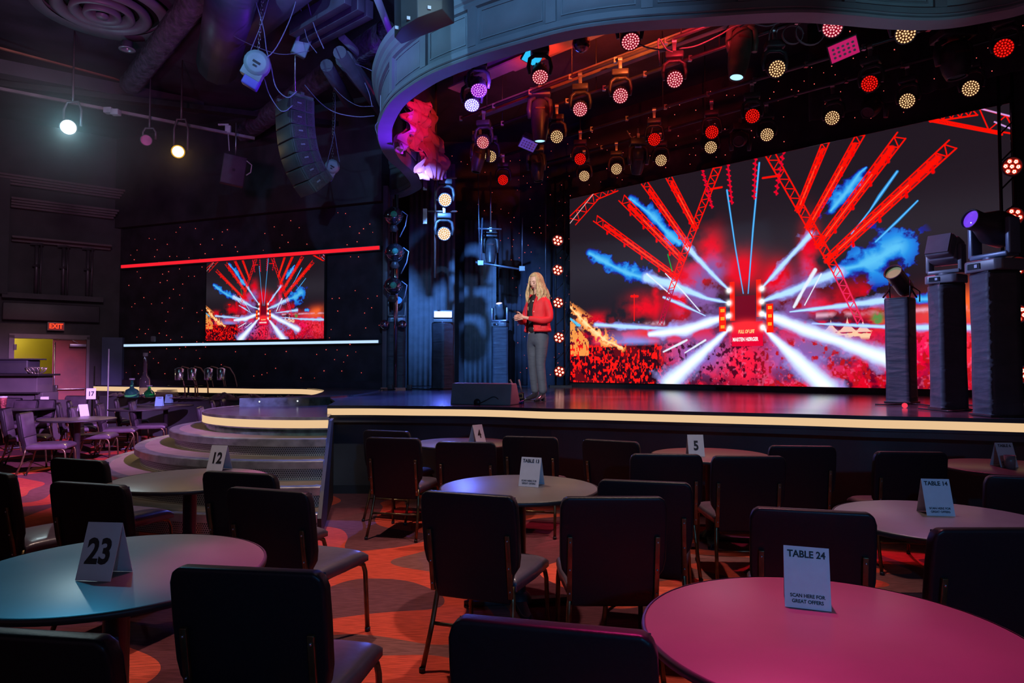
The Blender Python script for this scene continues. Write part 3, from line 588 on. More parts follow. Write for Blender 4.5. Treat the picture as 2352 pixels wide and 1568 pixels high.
# lettering shown on the screens
def text_mesh(s, size, m, name, bold=0., shear=0., sx=1., extrude=0.):
    cu = bpy.data.curves.new('txt', 'FONT'); cu.body = s; cu.size = size; cu.align_x = 'CENTER'; cu.align_y = 'CENTER'; cu.offset = bold; cu.shear = shear; cu.extrude = extrude; cu.resolution_u = 3
    o = bpy.data.objects.new('txt', cu); scn.collection.objects.link(o); bpy.context.view_layer.update()
    me = bpy.data.meshes.new_from_object(o.evaluated_get(bpy.context.evaluated_depsgraph_get())); bpy.data.objects.remove(o)
    if sx != 1: 
        for v in me.vertices: v.co.x *= sx
    me.materials.clear(); me.materials.append(m); r = bpy.data.objects.new(name, me); scn.collection.objects.link(r); return r
def place_text(o, parent, origin, right, up):
    n = right.cross(up); o.parent = parent; M = Matrix((right, up, n)).transposed().to_4x4(); M.translation = origin
    o.matrix_local = parent.matrix_basis.inverted() @ M if parent.parent is None else M
TW = glow('screen_white', (1, .95, .95), 1.); TY = glow('screen_yellow', (1., .62, .25), 1.)
for scr, P0, P1, z0, z1, nn in ((big, SA, SB, SZ0, SZ1, SN), (small, s0, s1, 2.155, 4.03, nrm(LD))):
    W_ = (P1-P0).length; d = (P1-P0).normalized(); k = (z1-z0)/(SZ1-SZ0); kx = W_/8.33
    for (zx, zy), txt, sz, m_, sh in (((925, 1166), 'FULL OF LIFE', .088, TY, .25), ((921, 1206), 'MARTEN HØRGER', .098, TW, 0)):
        u, v = art_xy(zx, zy, 1., 1.); c = P0+d*(u*W_)+nn*.004
        o = text_mesh(txt, sz*k, m_, 'lettering', .0035*k, sh, kx/k*.62); place_text(o, scr, Vector((c.x, c.y, z0+v*(z1-z0))), Vector((d.x, d.y, 0)), Vector((0, 0, 1))); o['label'] = ('slanted yellow' if sh else 'bold white')+' lettering on the picture'

# ---------------------------------------------------------------- black borders over the stage
b = MB()
def fold(p, q, z0, z1, mt, name, parent=None, amp=.05, per=.16, seed=1, hem=0.):
    rn = random.Random(seed); L = (q-p).length; d = (q-p).normalized(); n = Vector((d.y, -d.x)); N_ = int(L/per*6); A = []; B_ = []; C_ = []
    for i in range(N_+1):
        s_ = L*i/N_; a = amp*math.sin(2*PI*s_/per+1.3*math.sin(s_*2.1))*(.6+.4*math.sin(s_*3.7+seed)); c = p+d*s_
        A.append((c.x+n.x*a*.6, c.y+n.y*a*.6, z1)); C_.append((c.x+n.x*a, c.y+n.y*a, (z0+z1)/2)); B_.append((c.x+n.x*a*1.2, c.y+n.y*a*1.2, z0+hem*math.sin(s_*5)))
    b = MB(); b.sheet(B_, C_); b.sheet(C_, A); o = b.build(name, mt, parent); so = o.modifiers.new('s', 'SOLIDIFY'); so.thickness = .01; return o
def sl(h, t0, t1):
    """plan points of a batten parallel to the screen; h = X+1.04Y of its line, t along it"""
    base = Vector((h/1.443*.693, h/1.443*.7208)); return base+SD*t0, base+SD*t1
for i, (h, t0, t1, z0, lab) in enumerate([(16.6, -4.2, 6.5, 5.62, 'black starry border cloth hanging just above the big screen'), (13.3, -4.6, 7, 6.35, 'black pleated border cloth hanging behind the middle light pipes')]):
    p, q = sl(h, t0, t1); o = fold(p, q, z0, CEIL, CLOTHK, 'border_curtain', None, .03, .22, i+2); tag(o, lab, 'curtain')
    if i == 0: stars(o, [tuple(p+SN*.0), tuple(q)], z0+.05, CEIL-.1, 120, 21, .09)
# blue-lit leg drapes at stage left back
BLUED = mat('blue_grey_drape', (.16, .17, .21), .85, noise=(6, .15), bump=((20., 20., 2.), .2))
for i, (x0, x1, Y, zt_, lab) in enumerate([(938, 1044, 16.2, 6.4, 'tall grey-blue leg drape behind the flashing strobe pedestal'), (1066, 1140, 16.9, 5.2, 'grey-blue leg drape behind the middle pedestal'), (1146, 1226, 16.95, 4.0, 'grey-blue drape behind the speaking woman')]):
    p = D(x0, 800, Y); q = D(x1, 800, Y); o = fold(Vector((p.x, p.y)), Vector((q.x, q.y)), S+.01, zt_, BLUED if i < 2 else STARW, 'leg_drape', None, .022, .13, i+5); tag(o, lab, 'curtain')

# ---------------------------------------------------------------- curved header over the stage front
HZ = 5.15
hp = [(760, 467), (845, 460), (905, 450), (935, 438), (947, 425), (925, 395), (895, 368), (876, 335), (871, 300), (880, 268), (900, 236), (935, 206), (993, 171), (1085, 135), (1180, 106), (1300, 74), (1400, 58), (1500, 49), (1600, 43), (1750, 33), (1860, 31), (1950, 37), (2050, 46), (2130, 49), (2200, 45), (2280, 31), (2352, 14)]
hw = [G(x, y, HZ) for x, y in hp]; hw = [Vector((p.x, p.y)) for p in hw]; hw += [hw[-1]+Vector((.35, -.5)), hw[-1]+Vector((.6, -1.1))]
hc = [(p.x, p.y) for p in catmull(hw, 7)]
hd = thing('stage_header', 'large curving panelled header in grey-blue paint over the stage front', 'header', (0, 7.6, HZ))
b = MB(); b.sweep(hc, [(-.02, HZ+.05), (-.02, 6.02), (-.16, 6.02), (-.16, HZ+.05)], True); ch(b.build('face_board', HEADR, None), hd)
b = MB(); b.sweep(hc, [(.02, HZ), (.035, HZ+.02), (.02, HZ+.045), (.02, HZ+.135), (-.02, HZ+.15), (-.19, HZ+.15), (-.19, HZ)], False); ch(b.build('bottom_rail', HEADR), hd)
b = MB(); b.sweep(hc, [(.03, HZ+.045), (.045, HZ+.055), (.03, HZ+.065)]); ch(b.build('bead_moulding', HEADR), hd)
b = MB(); b.sweep(hc, [(-.02, 5.74), (.02, 5.75), (.03, 5.79), (.02, 5.82), (.045, 5.84), (.06, 5.88), (.06, 5.92), (.10, 5.95), (.12, 6.02), (-.02, 6.02)]); ch(b.build('crown_moulding', HEADR), hd)
b = MB(); b.sweep(hc, [(-.19, HZ+.15), (-.16, 5.9), (-.14, 5.9), (-.14, HZ+.15)]); ch(b.build('back_board', HEADR), hd)
Ls = [0]
for i in range(1, len(hc)): Ls.append(Ls[-1]+math.dist(hc[i], hc[i-1]))
def at_len(s_):
    for i in range(1, len(hc)):
        if Ls[i] >= s_: break
    f = (s_-Ls[i-1])/(Ls[i]-Ls[i-1]); p = Vector(hc[i-1]).lerp(Vector(hc[i]), f); t = (Vector(hc[i])-Vector(hc[i-1])).normalized(); return p, t
def len_at_px(x):
    best = None
    for i, p in enumerate(hc):
        u = 1176+F*p[0]/p[1]
        if p[1] < 10.6 and (best is None or abs(u-x) < best[0]): best = (abs(u-x), Ls[i])
    return best[1]
for x in (898, 975, 1080, 1262, 1485, 1720, 1960, 2180):
    s0_ = len_at_px(x); b = MB(); b.sweep([tuple(at_len(s0_+k*.03)[0]) for k in range(-2, 3)], [(-.02, HZ+.14), (.022, HZ+.14), (.022, 5.76), (-.02, 5.76)]); ch(b.build('stile', HEADR, None), hd)
xs = [860, 898, 975, 1080, 1262, 1485, 1720, 1960, 2180]
for a, c in zip(xs[:-1], xs[1:]):       # thin bead frame inside each panel
    l0, l1 = len_at_px(a)+.12, len_at_px(c)-.12
    if l1-l0 < .15: continue
    b = MB(); n_ = max(3, int((l1-l0)/.12)); pth = [tuple(at_len(l0+(l1-l0)*k/n_)[0]) for k in range(n_+1)]
    for z in (HZ+.20, 5.69): b.sweep(pth, [(-.022, z), (-.008, z), (-.008, z+.014), (-.022, z+.014)])
    for k in (l0, l1): b.sweep([tuple(at_len(k-.007)[0]), tuple(at_len(k+.007)[0])], [(-.022, HZ+.2), (-.008, HZ+.2), (-.008, 5.70), (-.022, 5.70)])
    ch(b.build('panel_bead', HEADR), hd)
for k, (l0, l1) in enumerate(((Ls[-1]*.165, Ls[-1]*.205), (Ls[-1]*.215, Ls[-1]*.25))):   # panels on the inside of the curl
    b = MB(); pth = [tuple(at_len(l0+(l1-l0)*j/8)[0]) for j in range(9)]; b.sweep(pth, [(-.20, HZ+.25), (-.22, HZ+.25), (-.22, 5.7), (-.20, 5.7)]); ch(b.build('inner_panel', mat('pale_inner_panel', (.4, .38, .45), .5, noise=(3, .05)), None, .006), hd)
# dark wall that stands above the header
b = MB(); b.sweep([p for p in hc if p[0] > -2.6], [(-.35, 6.0), (-.35, CEIL), (-.45, CEIL), (-.45, 6.0)]); struct(b.build('wall_above_header', mat('dark_blue_wall', (.03, .035, .05), .7, noise=(3, .2))))
# swagged pink cloth behind the header's curl
rn = random.Random(4)
def swag(pxs, Yd, lab, seed):
    pts = pxs; nu, nv = 90, 60; b = MB(); vs = []
    for j in range(nv+1):
        for i in range(nu+1):
            u, v = i/nu, j/nv; x = pts[0][0]+(pts[1][0]-pts[0][0])*u; y = pts[0][1]+(pts[1][1]-pts[0][1])*v
            tier = v*4.2+seed*.3+.35*math.sin(u*5+seed); f = tier % 1; w_ = u*30+2.2*math.sin(tier*2+u*3)+seed; a = (.035+.045*f)*math.sin(w_)+.008*math.sin(u*71+v*13+seed*2); puff = .07*math.sin(PI*f)**.6
            edge_ = .05*math.sin(v*13+seed)*((u < .06)+(u > .94)); p = D(x+14*math.sin(v*3.1+seed)+7*math.sin(v*19+seed)*(2*u-1), y+5*math.sin(u*9), Yd+u*.9); vs.append((p.x+a*.8+puff*.3+edge_, p.y+a-puff, p.z+.05*math.sin(u*9+tier)*f))
    b.add(vs, [(j*(nu+1)+i, j*(nu+1)+i+1, (j+1)*(nu+1)+i+1, (j+1)*(nu+1)+i) for j in range(nv) for i in range(nu)], True)
    o = b.build('swag_cloth', mat('pale_rose_silk', (.55, .10, .20), .45, noise=(4, .15)), None); so = o.modifiers.new('s', 'SOLIDIFY'); so.thickness = .012; return tag(o, lab, 'curtain')
swag([(922, 236), (968, 345)], 10.9, 'brightest pink-red gathered cloth nearest the curved header', 1); swag([(950, 238), (1006, 412)], 12.1, 'darker pink ruched cloth hanging beside the brightest one', 5)

# ---------------------------------------------------------------- stage lamps
def led_dots(rad, m, parent, name='led_array', z=0., rings=3, dr=None):
    b = MB(); step = rad/(rings+.45)
    for k in range(rings+1):
        for j in range(max(1, 6*k)):
            a = 2*PI*j/max(1, 6*k)+k*.2; b.disc((k*step*math.cos(a), k*step*math.sin(a), z), step*.36 if dr is None else dr, 8)
    return b.build(name, m, parent, weld=False)
LEDC = {'red': glow('led_red', (1., .01, .006), 1.3), 'warm': glow('led_warm', (1., .62, .30), 1.15), 'pink': glow('led_pink', (1., .42, .42), 1.2), 'white': glow('led_white', (1., .86, .66), 2.2), 'violet': glow('led_violet', (.75, .35, 1.), 1.2), 'cool': glow('led_cool', (.85, .9, 1.), 2.2)}
LENSC = {'red': glow('lens_red', (.16, .0, .0), 1.), 'warm': glow('lens_warm', (.05, .012, .004), 1.), 'pink': glow('lens_pink', (.25, .0, .012), 1.), 'white': glow('lens_white', (.7, .35, .12), 1.), 'violet': glow('lens_violet', (.25, .0, .5), 1.), 'cool': glow('lens_cool', (.3, .2, 1.), 1.)}
def make_wash(c):
    """moving LED wash lamp hanging from a pipe; origin at the pipe, aimed along local -Y"""
    t = thing('wash_light', 'x', 'stage light')
    b = MB(); b.box((0, 0, -.10), (.05, .05, .14)); b.lathe([(.045, -.03), (.045, .03)], 10, Matrix.Rotation(PI/2, 4, 'Y')); b.build('clamp', STEEL, t, .004)
    b = MB(); b.box((0, 0, -.20), (.24, .17, .09)); b.build('base', BLACKP, t, .018)
    b = MB(); arcp = [(-.135, 0, -.52), (-.15, 0, -.42), (-.13, 0, -.31), (-.07, 0, -.265), (.07, 0, -.265), (.13, 0, -.31), (.15, 0, -.42), (.135, 0, -.52)]
    b.tube(arcp, [.018, .026, .028, .03, .03, .028, .026, .018], 8); b.build('yoke', BLACKP, t)
    h = MB(); h.lathe([(.0, .15), (.05, .148), (.085, .12), (.10, .06), (.112, -.01), (.118, -.085), (.114, -.10), (.104, -.095)], 24)
    for k in range(12): a = 2*PI*k/12; h.box((.094*math.cos(a), .094*math.sin(a), .06), (.014, .014, .09), Euler((0, 0, a)).to_matrix())
    ho = h.build('head', BLACKP, t); ho.location = (0, 0, -.50)
    b = MB(); b.disc((0, 0, -.094), .105, 24); b.build('lens', LENSC[c], ho); led_dots(.105, LEDC[c], ho, z=-.0965)
    return t
WASH = {c: make_wash(c) for c in LEDC}
def place_wash(x, y, z, c, target, label, group, scale=1.):
    """head centre seen at (x, y) in the survey"""
    p = G(x, y, z) if not isinstance(z, tuple) else D(x, y, z[0])
    d = (Vector(target)-p).normalized(); yaw = math.atan2(d.y, d.x)+PI/2; pitch = math.atan2(math.hypot(d.x, d.y), -d.z)
    r = dup(WASH[c], p+Vector((0, 0, .5*scale)), yaw, label, group); r.scale = (scale,)*3
    for k in r.children:
        if k.name.startswith('head'): k.rotation_euler = (-pitch, 0, 0)
    return p
rows = {
 1: [(1084, 233, 'cool'), (1099, 199, 'violet'), (1240, 168, 'pink'), (1446, 86, 'pink')],
 2: [(1111, 324, 'pink'), (1333, 248, 'pink'), (1425, 217, 'pink'), (1549, 180, 'pink'), (1914, 60, 'pink')],
 3: [(1128, 357, 'warm'), (1279, 312, 'warm'), (1780, 157, 'warm'), (2078, 76, 'warm')],
 4: [(1156, 413, 'red'), (1333, 365, 'red'), (1503, 320, 'red'), (1635, 303, 'red'), (1728, 266, 'red'), (2001, 191, 'red'), (2310, 109, 'red')],
 5: [(1342, 404, 'warm'), (1416, 388, 'warm'), (1518, 368, 'warm'), (1632, 338, 'warm'), (1761, 309, 'warm'), (1914, 270, 'warm'), (2086, 231, 'warm'), (2232, 202, 'warm')]}
ordn = ['leftmost', 'second from the left', 'third from the left', 'fourth from the left', 'fifth from the left', 'sixth from the left', 'seventh from the left', 'rightmost']
rowname = {1: ('foremost light pipe beside the header', 'wash lights on the foremost pipe'), 2: ('second light pipe', 'wash lights on the second pipe'), 3: ('third light pipe, glowing warm yellow', 'wash lights on the third pipe'), 4: ('fourth light pipe, all glowing red', 'red wash lights on the fourth pipe'), 5: ('pipe nearest the big screen', 'warm wash lights on the rearmost pipe')}
look1 = {(1, 0): 'blazing white wash light at the left end of the foremost pipe', (1, 1): 'violet wash light just above the blazing white one', (1, 2): 'pink-dotted wash light right under the cyan lit panel', (1, 3): 'pink-red wash light peeking out under the header edge'}
heads = {}
for r_, L_ in rows.items():
    for i, (x, y, c) in enumerate(L_):
        n_ = len(L_); w_ = ordn[i] if i < n_-1 else 'rightmost'
        lab = look1.get((r_, i)) or '%s wash light, %s on the %s' % ({'red': 'red', 'warm': 'warm yellow', 'pink': 'pinkish'}[c], w_, rowname[r_][0].replace(', glowing warm yellow', '').replace(', all glowing red', ''))
        p = G(x, y, 5.4); tgt = {1: (p.x+.1, p.y-3.0, 1.3), 2: (p.x-1.0, p.y-6.5, 1.3), 3: (p.x-.6, p.y-7.5, 1.5), 4: (p.x*.45-.9, 1.5, 1.8), 5: (p.x*.40-.6, 1., 1.6)}[r_]
        if x > 1850: tgt = (tgt[0]-2.5, tgt[1]+.8, tgt[2])
        heads[(r_, i)] = place_wash(x, y, 5.4, c, tgt, lab, rowname[r_][1])
for i, (x, y) in enumerate([(1022, 459), (1020, 537)]):
    heads[('L', i)] = place_wash(x, y, (13.2,), 'white', (.2, 0, 1.6), ('upper' if i == 0 else 'lower')+' of the two bright warm white lights above the strobe pedestal', 'ladder lights at stage left', 1.15)
for k in list(WASH.values()): remove_tree(k)
p = D(1000, 460, 13.35); b = MB(); b.tube([(p.x, p.y, 3.3), (p.x, p.y, CEIL)], .024, 8)
for y_ in (420, 497): q = D(1000, y_, 13.35); b.tube([(q.x-.25, q.y, q.z+.1), (q.x+.42, q.y, q.z+.1)], .02, 8); b.box((q.x-.2, q.y, q.z), (.08, .06, .30))
tag(b.build('ladder_pipe', mat('rusty_pipe', (.16, .10, .10), .4, .5, noise=(6, .3))), 'upright pipe with arms carrying the two bright warm white lights', 'pipe')
# pipes the lamps hang from
def pipe(h, t0, t1, z, r, m, lab, nm='light_pipe', cat='pipe', parts=True):
    p, q = sl(h, t0, t1); c = (p+q)/2; t = thing(nm, lab, cat, (c.x, c.y, z)); b = MB(); b.tube([(p.x, p.y, z), (q.x, q.y, z)], r, 10); ch(b.build('tube', m), t)
    n_ = int(abs(t1-t0)/.75)
    for k in range(n_+1): a = p.lerp(q, k/max(1, n_)); b = MB(); b.box((a.x, a.y, z), (.05, .05, r*2+.025)); ch(b.build('cable_tie', STEEL), t)
    for f in (.1, .38, .66, .92): a = p.lerp(q, f); b = MB(); b.tube([(a.x, a.y, z), (a.x, a.y, CEIL)], .008, 6); ch(b.build('hanger_cable', BLACKM), t)
PIPE = mat('dark_steel_pipe', (.10, .09, .11), .35, .7, noise=(5, .2))
hh = {r_: sum((p.x+1.04*p.y) for k, p in heads.items() if k[0] == r_)/len(rows[r_]) for r_ in rows}
for r_, (t0, t1) in {1: (-7.6, -3.7), 2: (-8.9, -2.3), 3: (-9.3, -1.8), 4: (-9.9, .2), 5: (-9.6, .4)}.items():
    pipe(hh[r_], t0, t1, 5.93, .026, PIPE, 'black pipe along the %s' % {1: 'foremost row of lights, closest to the header', 2: 'second row of lights, below the orange-lit beam', 3: 'third row of lights with warm lamps', 4: 'fourth row of lights with red lamps', 5: 'rearmost row of lights nearest the big screen'}[r_])
pipe(hh[1]+.25, -7.6, -3.6, 6.15, .026, PIPE, 'upper pipe of the foremost pair, tinted violet')
# steel beams over the stage, caught by red and violet light
def beam(h, t0, t1, z, wd, ht, lab, m=None):
    p, q = sl(h, t0, t1); c = (p+q)/2; t = thing('steel_beam', lab, 'beam', (c.x, c.y, z)); ang = Euler((0, 0, math.atan2(SD.y, SD.x))).to_matrix(); m = m or mat('primed_steel', (.16, .13, .14), .45, .2, noise=(2, .3)); L_ = (q-p).length
    for nm, dz, d in (('top_flange', ht/2, (L_, wd, .025)), ('web', 0, (L_, .02, ht)), ('bottom_flange', -ht/2, (L_, wd, .025))):
        b = MB(); b.box((c.x, c.y, z+dz), d, ang); ch(b.build(nm, m), t)
beam(hh[1]+1.15, -8.4, -3.0, 6.25, .26, .26, 'steel beam between the first and second light rows, glowing orange')
beam(hh[2]-.35, -7.4, -2.6, 6.35, .12, .16, 'thinner steel beam behind the orange one, lit red')
beam(hh[2]+.55, -8.8, -2.0, 6.1, .10, .12, 'slim beam behind the second light row')
# profile moving heads (long barrels)
def profile(x, y0, y1, z, lab, tilt=(0, 0), lit=None, sc=1., body=None, Yd=None):
    top = G(x, y0, z) if Yd is None else D(x, y0, Yd); k = top.y; L_ = (y1-y0)/F*k
    t = thing('profile_spotlight', lab, 'stage light', top); body = body or BLACKP
    b = MB(); b.box((0, 0, .16), (.36*sc, .28*sc, .12)); b.build('base', body, t, .02)
    b = MB(); b.box((0, 0, .26), (.05, .05, .14)); b.tube([(0, 0, .22), (0, 0, max(.30, 5.93-top.z))], .02, 6); b.build('clamp', STEEL, t)
    for s_ in (-1, 1): b = MB(); b.tube([(s_*.08*sc, 0, .10), (s_*.17*sc, 0, .05), (s_*.185*sc, 0, -.10), (s_*.17*sc, 0, -.24)], [.03, .04, .045, .035], 8); b.build('yoke_arm', body, t)
    h = MB(); h.lathe([(.0, .06), (.10*sc, .05), (.135*sc, 0), (.145*sc, -.10), (.15*sc, -L_*.45), (.135*sc, -L_*.75), (.105*sc, -L_*.97), (.10*sc, -L_), (.085*sc, -L_+.01)], 24); ho = h.build('head', body, t); ho.rotation_euler = (tilt[0], tilt[1], 0)
    b = MB(); b.disc((0, 0, -L_+.02), .088*sc, 24); b.build('lens', lit or mat('dark_lens', (.02, .02, .03), .08, coat=.6, noise=(3, .1)), ho); b = MB(); b.box((0, -.145*sc, -.12), (.16*sc, .012, .025)); b.build('vent', mat('fixture_vent', (.10, .03, .03), .4, noise=(5, .1)), ho)
    return t
BLG = glow('lens_blue_white', (.35, .75, 1.), 1.6)
profile(1240, 238, 328, 5.8, 'big dark violet spotlight barrel pointing down, with a blue-white lens', (0, 0), BLG, .95, mat('violet_black_body', (.05, .03, .06), .4, noise=(6, .2)))
profile(1704, 78, 190, 5.9, 'big olive-grey spotlight barrel pointing down left of the yellow wash light', (-.1, .16), BLG, .95, mat('olive_body', (.10, .105, .075), .4, noise=(6, .2)))
profile(1103, 340, 398, 5.5, 'dim violet spotlight with a tapered nose left of the warm lamps', (0, .18), None, .8)
profile(1231, 362, 418, 5.5, 'unlit spotlight hanging under the big violet one', (0, -.1), None, .85); profile(1466, 348, 400, 5.5, 'unlit spotlight between the rear warm lamps, left of centre', (.5, 0), None, .9)
profile(1700, 315, 352, 5.6, 'unlit spotlight with a round lens facing left, over the screen centre', (-.9, .6), None, .9); profile(2010, 235, 290, 5.7, 'unlit barrel spotlight slanting left above the right trusses', (-.5, .75), None, .95)
profile(2190, 110, 182, 5.7, 'dim purple spotlight hanging between the right warm lamps', (0, -.1), None, 1.2)
profile(1127, 556, 612, 5.7, 'dark moving spotlight hanging inside the pipe frame behind the stage', (-.3, 0), None, .85, None, 15.2)
# flat LED panels
def panel(x, y, z, wd, ht, m, lab, rot, dots=False):
    p = G(x, y, z); t = thing('flood_panel', lab, 'stage light', p); t.rotation_euler = rot; b = MB(); b.box((0, 0, .0), (wd, ht, .05)); b.build('housing', mat('panel_housing', (.06, .05, .06), .4, noise=(5, .2)), t, .008); b = MB(); b.box((0, 0, -.03), (wd*.92, ht*.88, .012)); b.build('lens_panel', m, t)
    b = MB(); b.box((0, 0, .14), (wd*.6, ht*.4, .22)); b.build('bracket', BLACKM, t, .01)
    if dots:
        b = MB()
        for i in range(5):
            for j in range(3): b.disc(((i-2)*wd*.16, (j-1)*ht*.22, -.038), wd*.05, 8)
        b.build('led_array', mat('panel_led', (.55, .45, .6), .3, noise=(4, .1)), t)
panel(1222, 130, 5.75, .26, .20, glow('cyan_panel', (.03, .55, 1.), 1.), 'square cyan glowing panel tucked under the header', (-.75, .25, .5)); panel(1213, 330, 5.35, .30, .22, mat('lavender_panel', (.20, .14, .45), .4, emit=(.12, .06, .4), es=.6, noise=(3, .1)), 'lavender LED panel left of the big violet spotlight', (-.6, .3, .3), True)
panel(1937, 112, 5.6, .36, .26, mat('magenta_panel', (.6, .04, .2), .4, emit=(.55, .01, .12), es=.8, noise=(3, .1)), 'magenta LED flood panel in a dark box near the top right', (-.7, -.25, -.5), True)
# mirror ball under the header
p = G(1335, 100, 5.75); b = MB(); b.ball((0, 0, 0), .12, 20); mbm = mat('tarnished_mirror', (.22, .12, .15), .2, 1., noise=(20, .5)); o = b.build('mirror_ball', mbm, None); o.location = p
for f in o.data.polygons: f.use_smooth = False
tag(o, 'small mirror ball hanging by the header edge', 'mirror ball')
# coiled cables on the foremost pipes
def cable(pts, r, lab, m=None, nm='cable', k=6):
    b = MB(); b.tube(catmull(pts, k), r, 6); o = b.build(nm, m or mat('grey_cable', (.20, .19, .22), .5, noise=(8, .1))); return tag(o, lab, 'cable')
for (x, y, r_, lab) in [(1822, 78, .13, 'smaller coil of grey cable near the header'), (1862, 72, .18, 'larger coil of grey cable near the header')]:
    c = G(x, y, 5.75); cable([c+Vector((r_*math.cos(a), .02*a/6, r_*math.sin(a)*.9)) for a in np.arange(0, 4*PI+.1, PI/5)], .007, lab, None, 'cable_coil', 2)
for i, (pts, Yz, lab) in enumerate([([(1515, 150), (1512, 90), (1530, 112), (1545, 120)], 8.6, 'cable looping up from the fourth wash light of the second row'), ([(1560, 112), (1600, 105), (1650, 82), (1690, 60), (1740, 48)], 8.4, 'pale cable strung from the wash light to the olive spotlight'), ([(1700, 62), (1720, 52), (1760, 60), (1790, 52)], 8.2, 'cable curling above the olive spotlight'), ([(1766, 92), (1770, 70), (1790, 45)], 8.4, 'thin cable rising beside the yellow wash light'), ([(1460, 98), (1490, 110), (1530, 116)], 7.9, 'thin cable sagging from the pink-red wash light'), ([(1700, 286), (1660, 300), (1640, 285), (1600, 300)], 13., 'cable drooping along the rearmost pipe left of centre'), ([(1810, 250), (1830, 258), (1838, 240)], 13., 'short cable loop right of centre'), ([(1905, 170), (1930, 186), (1960, 180), (1972, 150)], 11., 'cable loop under the magenta panel'), ([(1440, 300), (1455, 318), (1490, 312), (1500, 290)], 12.4, 'cable loop beside the third red wash light')]):
    cable([D(x, y, Yz) for x, y in pts], .009, lab)
# columns of seven-lamp blinders either side of the big screen
def blinder():
    t = thing('blinder_light', 'x', 'stage light'); b = MB(); b.lathe([(.0, .10), (.11, .09), (.135, .03), (.14, 0), (.12, .0), (.12, .01)], 20); b.build('housing', BLACKP, t)
    b = MB(); b.disc((0, 0, .004), .12, 24); b.build('lens', glow('blinder_lens', (.10, .004, .004), 1.), t); b = MB(); b2 = MB()
    for k in range(7):
        a = 2*PI*k/6+.3; rr = 0 if k == 6 else .078; b2.disc((rr*math.cos(a), rr*math.sin(a), -.004), .034, 12)
        for j in range(5): q = 2*PI*j/5; b.disc((rr*math.cos(a)+.016*math.cos(q), rr*math.sin(a)+.016*math.sin(q), -.009), .010, 8)
    b.build('led_array', glow('blinder_white', (1., .82, .62), 1.8), t, weld=False); b2.build('lamp_cup', glow('blinder_red', (1., .05, .02), 1.), t, weld=False); return t
bl0 = blinder()
for k, (lst, side) in enumerate([([(1281, 552), (1281, 620), (1282, 695), (1284, 775), (1285, 853)], 'left'), ([(2325, 382), (2329, 497), (2338, 610), (2338, 720), (2340, 860)], 'right')]):
    for i, (x, y) in enumerate(lst):
        p = D(x, y, 15.3) if side == 'left' else D(x, y, 9.4); d = (Vector((0, 0, 1.6)) if side == 'left' else Vector((-1.5, 4.5, 1.5)))-p
        r = dup(bl0, p, None, '%s red-white blinder in the column %s of the big screen' % (['topmost', 'second highest', 'middle', 'second lowest', 'lowest'][i], side), 'blinders on the %s tower' % side, d.to_track_quat('-Z', 'Y').to_euler()); r.scale = (1.,)*3
    x = lst[0][0]+(6 if side == 'left' else 14); Yt = 15.5 if side == 'left' else 9.6; p = D(x, 800, Yt); b = MB()
    for dx in (-.10, .10): b.tube([(p.x+dx, p.y+.12, S), (p.x+dx, p.y+.12, 5.9)], .022, 8)
    for j in range(12): z = S+.2+j*.4; b.tube([(p.x-.10, p.y+.12, z), (p.x+.10, p.y+.12, z+.2)], .012, 6)
    b.box((p.x, p.y+.12, S+.02), (.5, .4, .04)); tag(b.build('light_tower', BLACKM), 'black ladder tower carrying the %s column of blinders' % side, 'tower')
remove_tree(bl0)
# hanging pipe frame (trapeze) behind the woman's left
b = MB(); q = lambda x, y: D(x, y, 14.8)
b.tube([q(1098, 400), q(1102, 606)], .012, 6); b.tube([q(1108, 500), q(1104, 604)], .02, 8); b.tube([q(1200, 500), q(1199, 616)], .012, 6); b.tube([q(1092, 602), q(1206, 620)], .022, 8); b.tube([q(1098, 525), q(1152, 526)], .02, 8); b.box(q(1104, 604), (.12, .10, .10)); b.box(q(1199, 617), (.12, .10, .10))
tag(b.build('trapeze', mat('pale_steel_pipe', (.22, .24, .32), .35, .6, noise=(6, .2))), 'thin steel pipe frame hanging left of the blinder tower', 'pipe frame')
b = MB(); b.tube([D(1253, 440, 16), D(1254, 700, 16)], .02, 8); tag(b.build('rigging_pole', MATS['pale_steel_pipe']), 'upright blue-lit pole left of the blinder tower', 'pole')
# ================================================================= ceiling clutter, left
def diffuser(x, y, rad, lab):
    p = G(x, y, CEIL-.05); t = thing('ceiling_diffuser', lab, 'air vent', p); m = mat('mauve_grey_metal', (.17, .15, .19), .45, .1, noise=(3, .15))
    b = MB(); b.lathe([(rad*.80, .04), (rad, -.02), (rad*.98, -.07), (rad*.80, -.05)], 48); b.build('outer_ring', m, t)
    for k, (a, c) in enumerate(((.70, .52), (.46, .32), (.27, .16))): b = MB(); b.lathe([(rad*c, .0), (rad*c, -.05-.02*k), (rad*a*.9, -.13-.02*k), (rad*a, -.10-.02*k), (rad*(a-.02), -.03)], 40); b.build('cone_ring', m, t)
    b = MB(); b.lathe([(0, -.17), (rad*.08, -.165), (rad*.09, -.12)], 20); b.build('centre_cap', m, t)
    b = MB(); b.lathe([(.02, .03), (rad*.82, .03)], 40); b.build('plenum', mat('vent_black', (.004, .004, .005), .9, noise=(3, .1)), t)
diffuser(235, 18, 1.0, 'large round ceiling air diffuser at the top left corner'); diffuser(652, 276, .78, 'round ceiling air diffuser half hidden by the hanging speaker stack')
LAG = mat('lagged_beam', (.075, .055, .09), .85, noise=(9, .5), bump=(9., 1., .05))
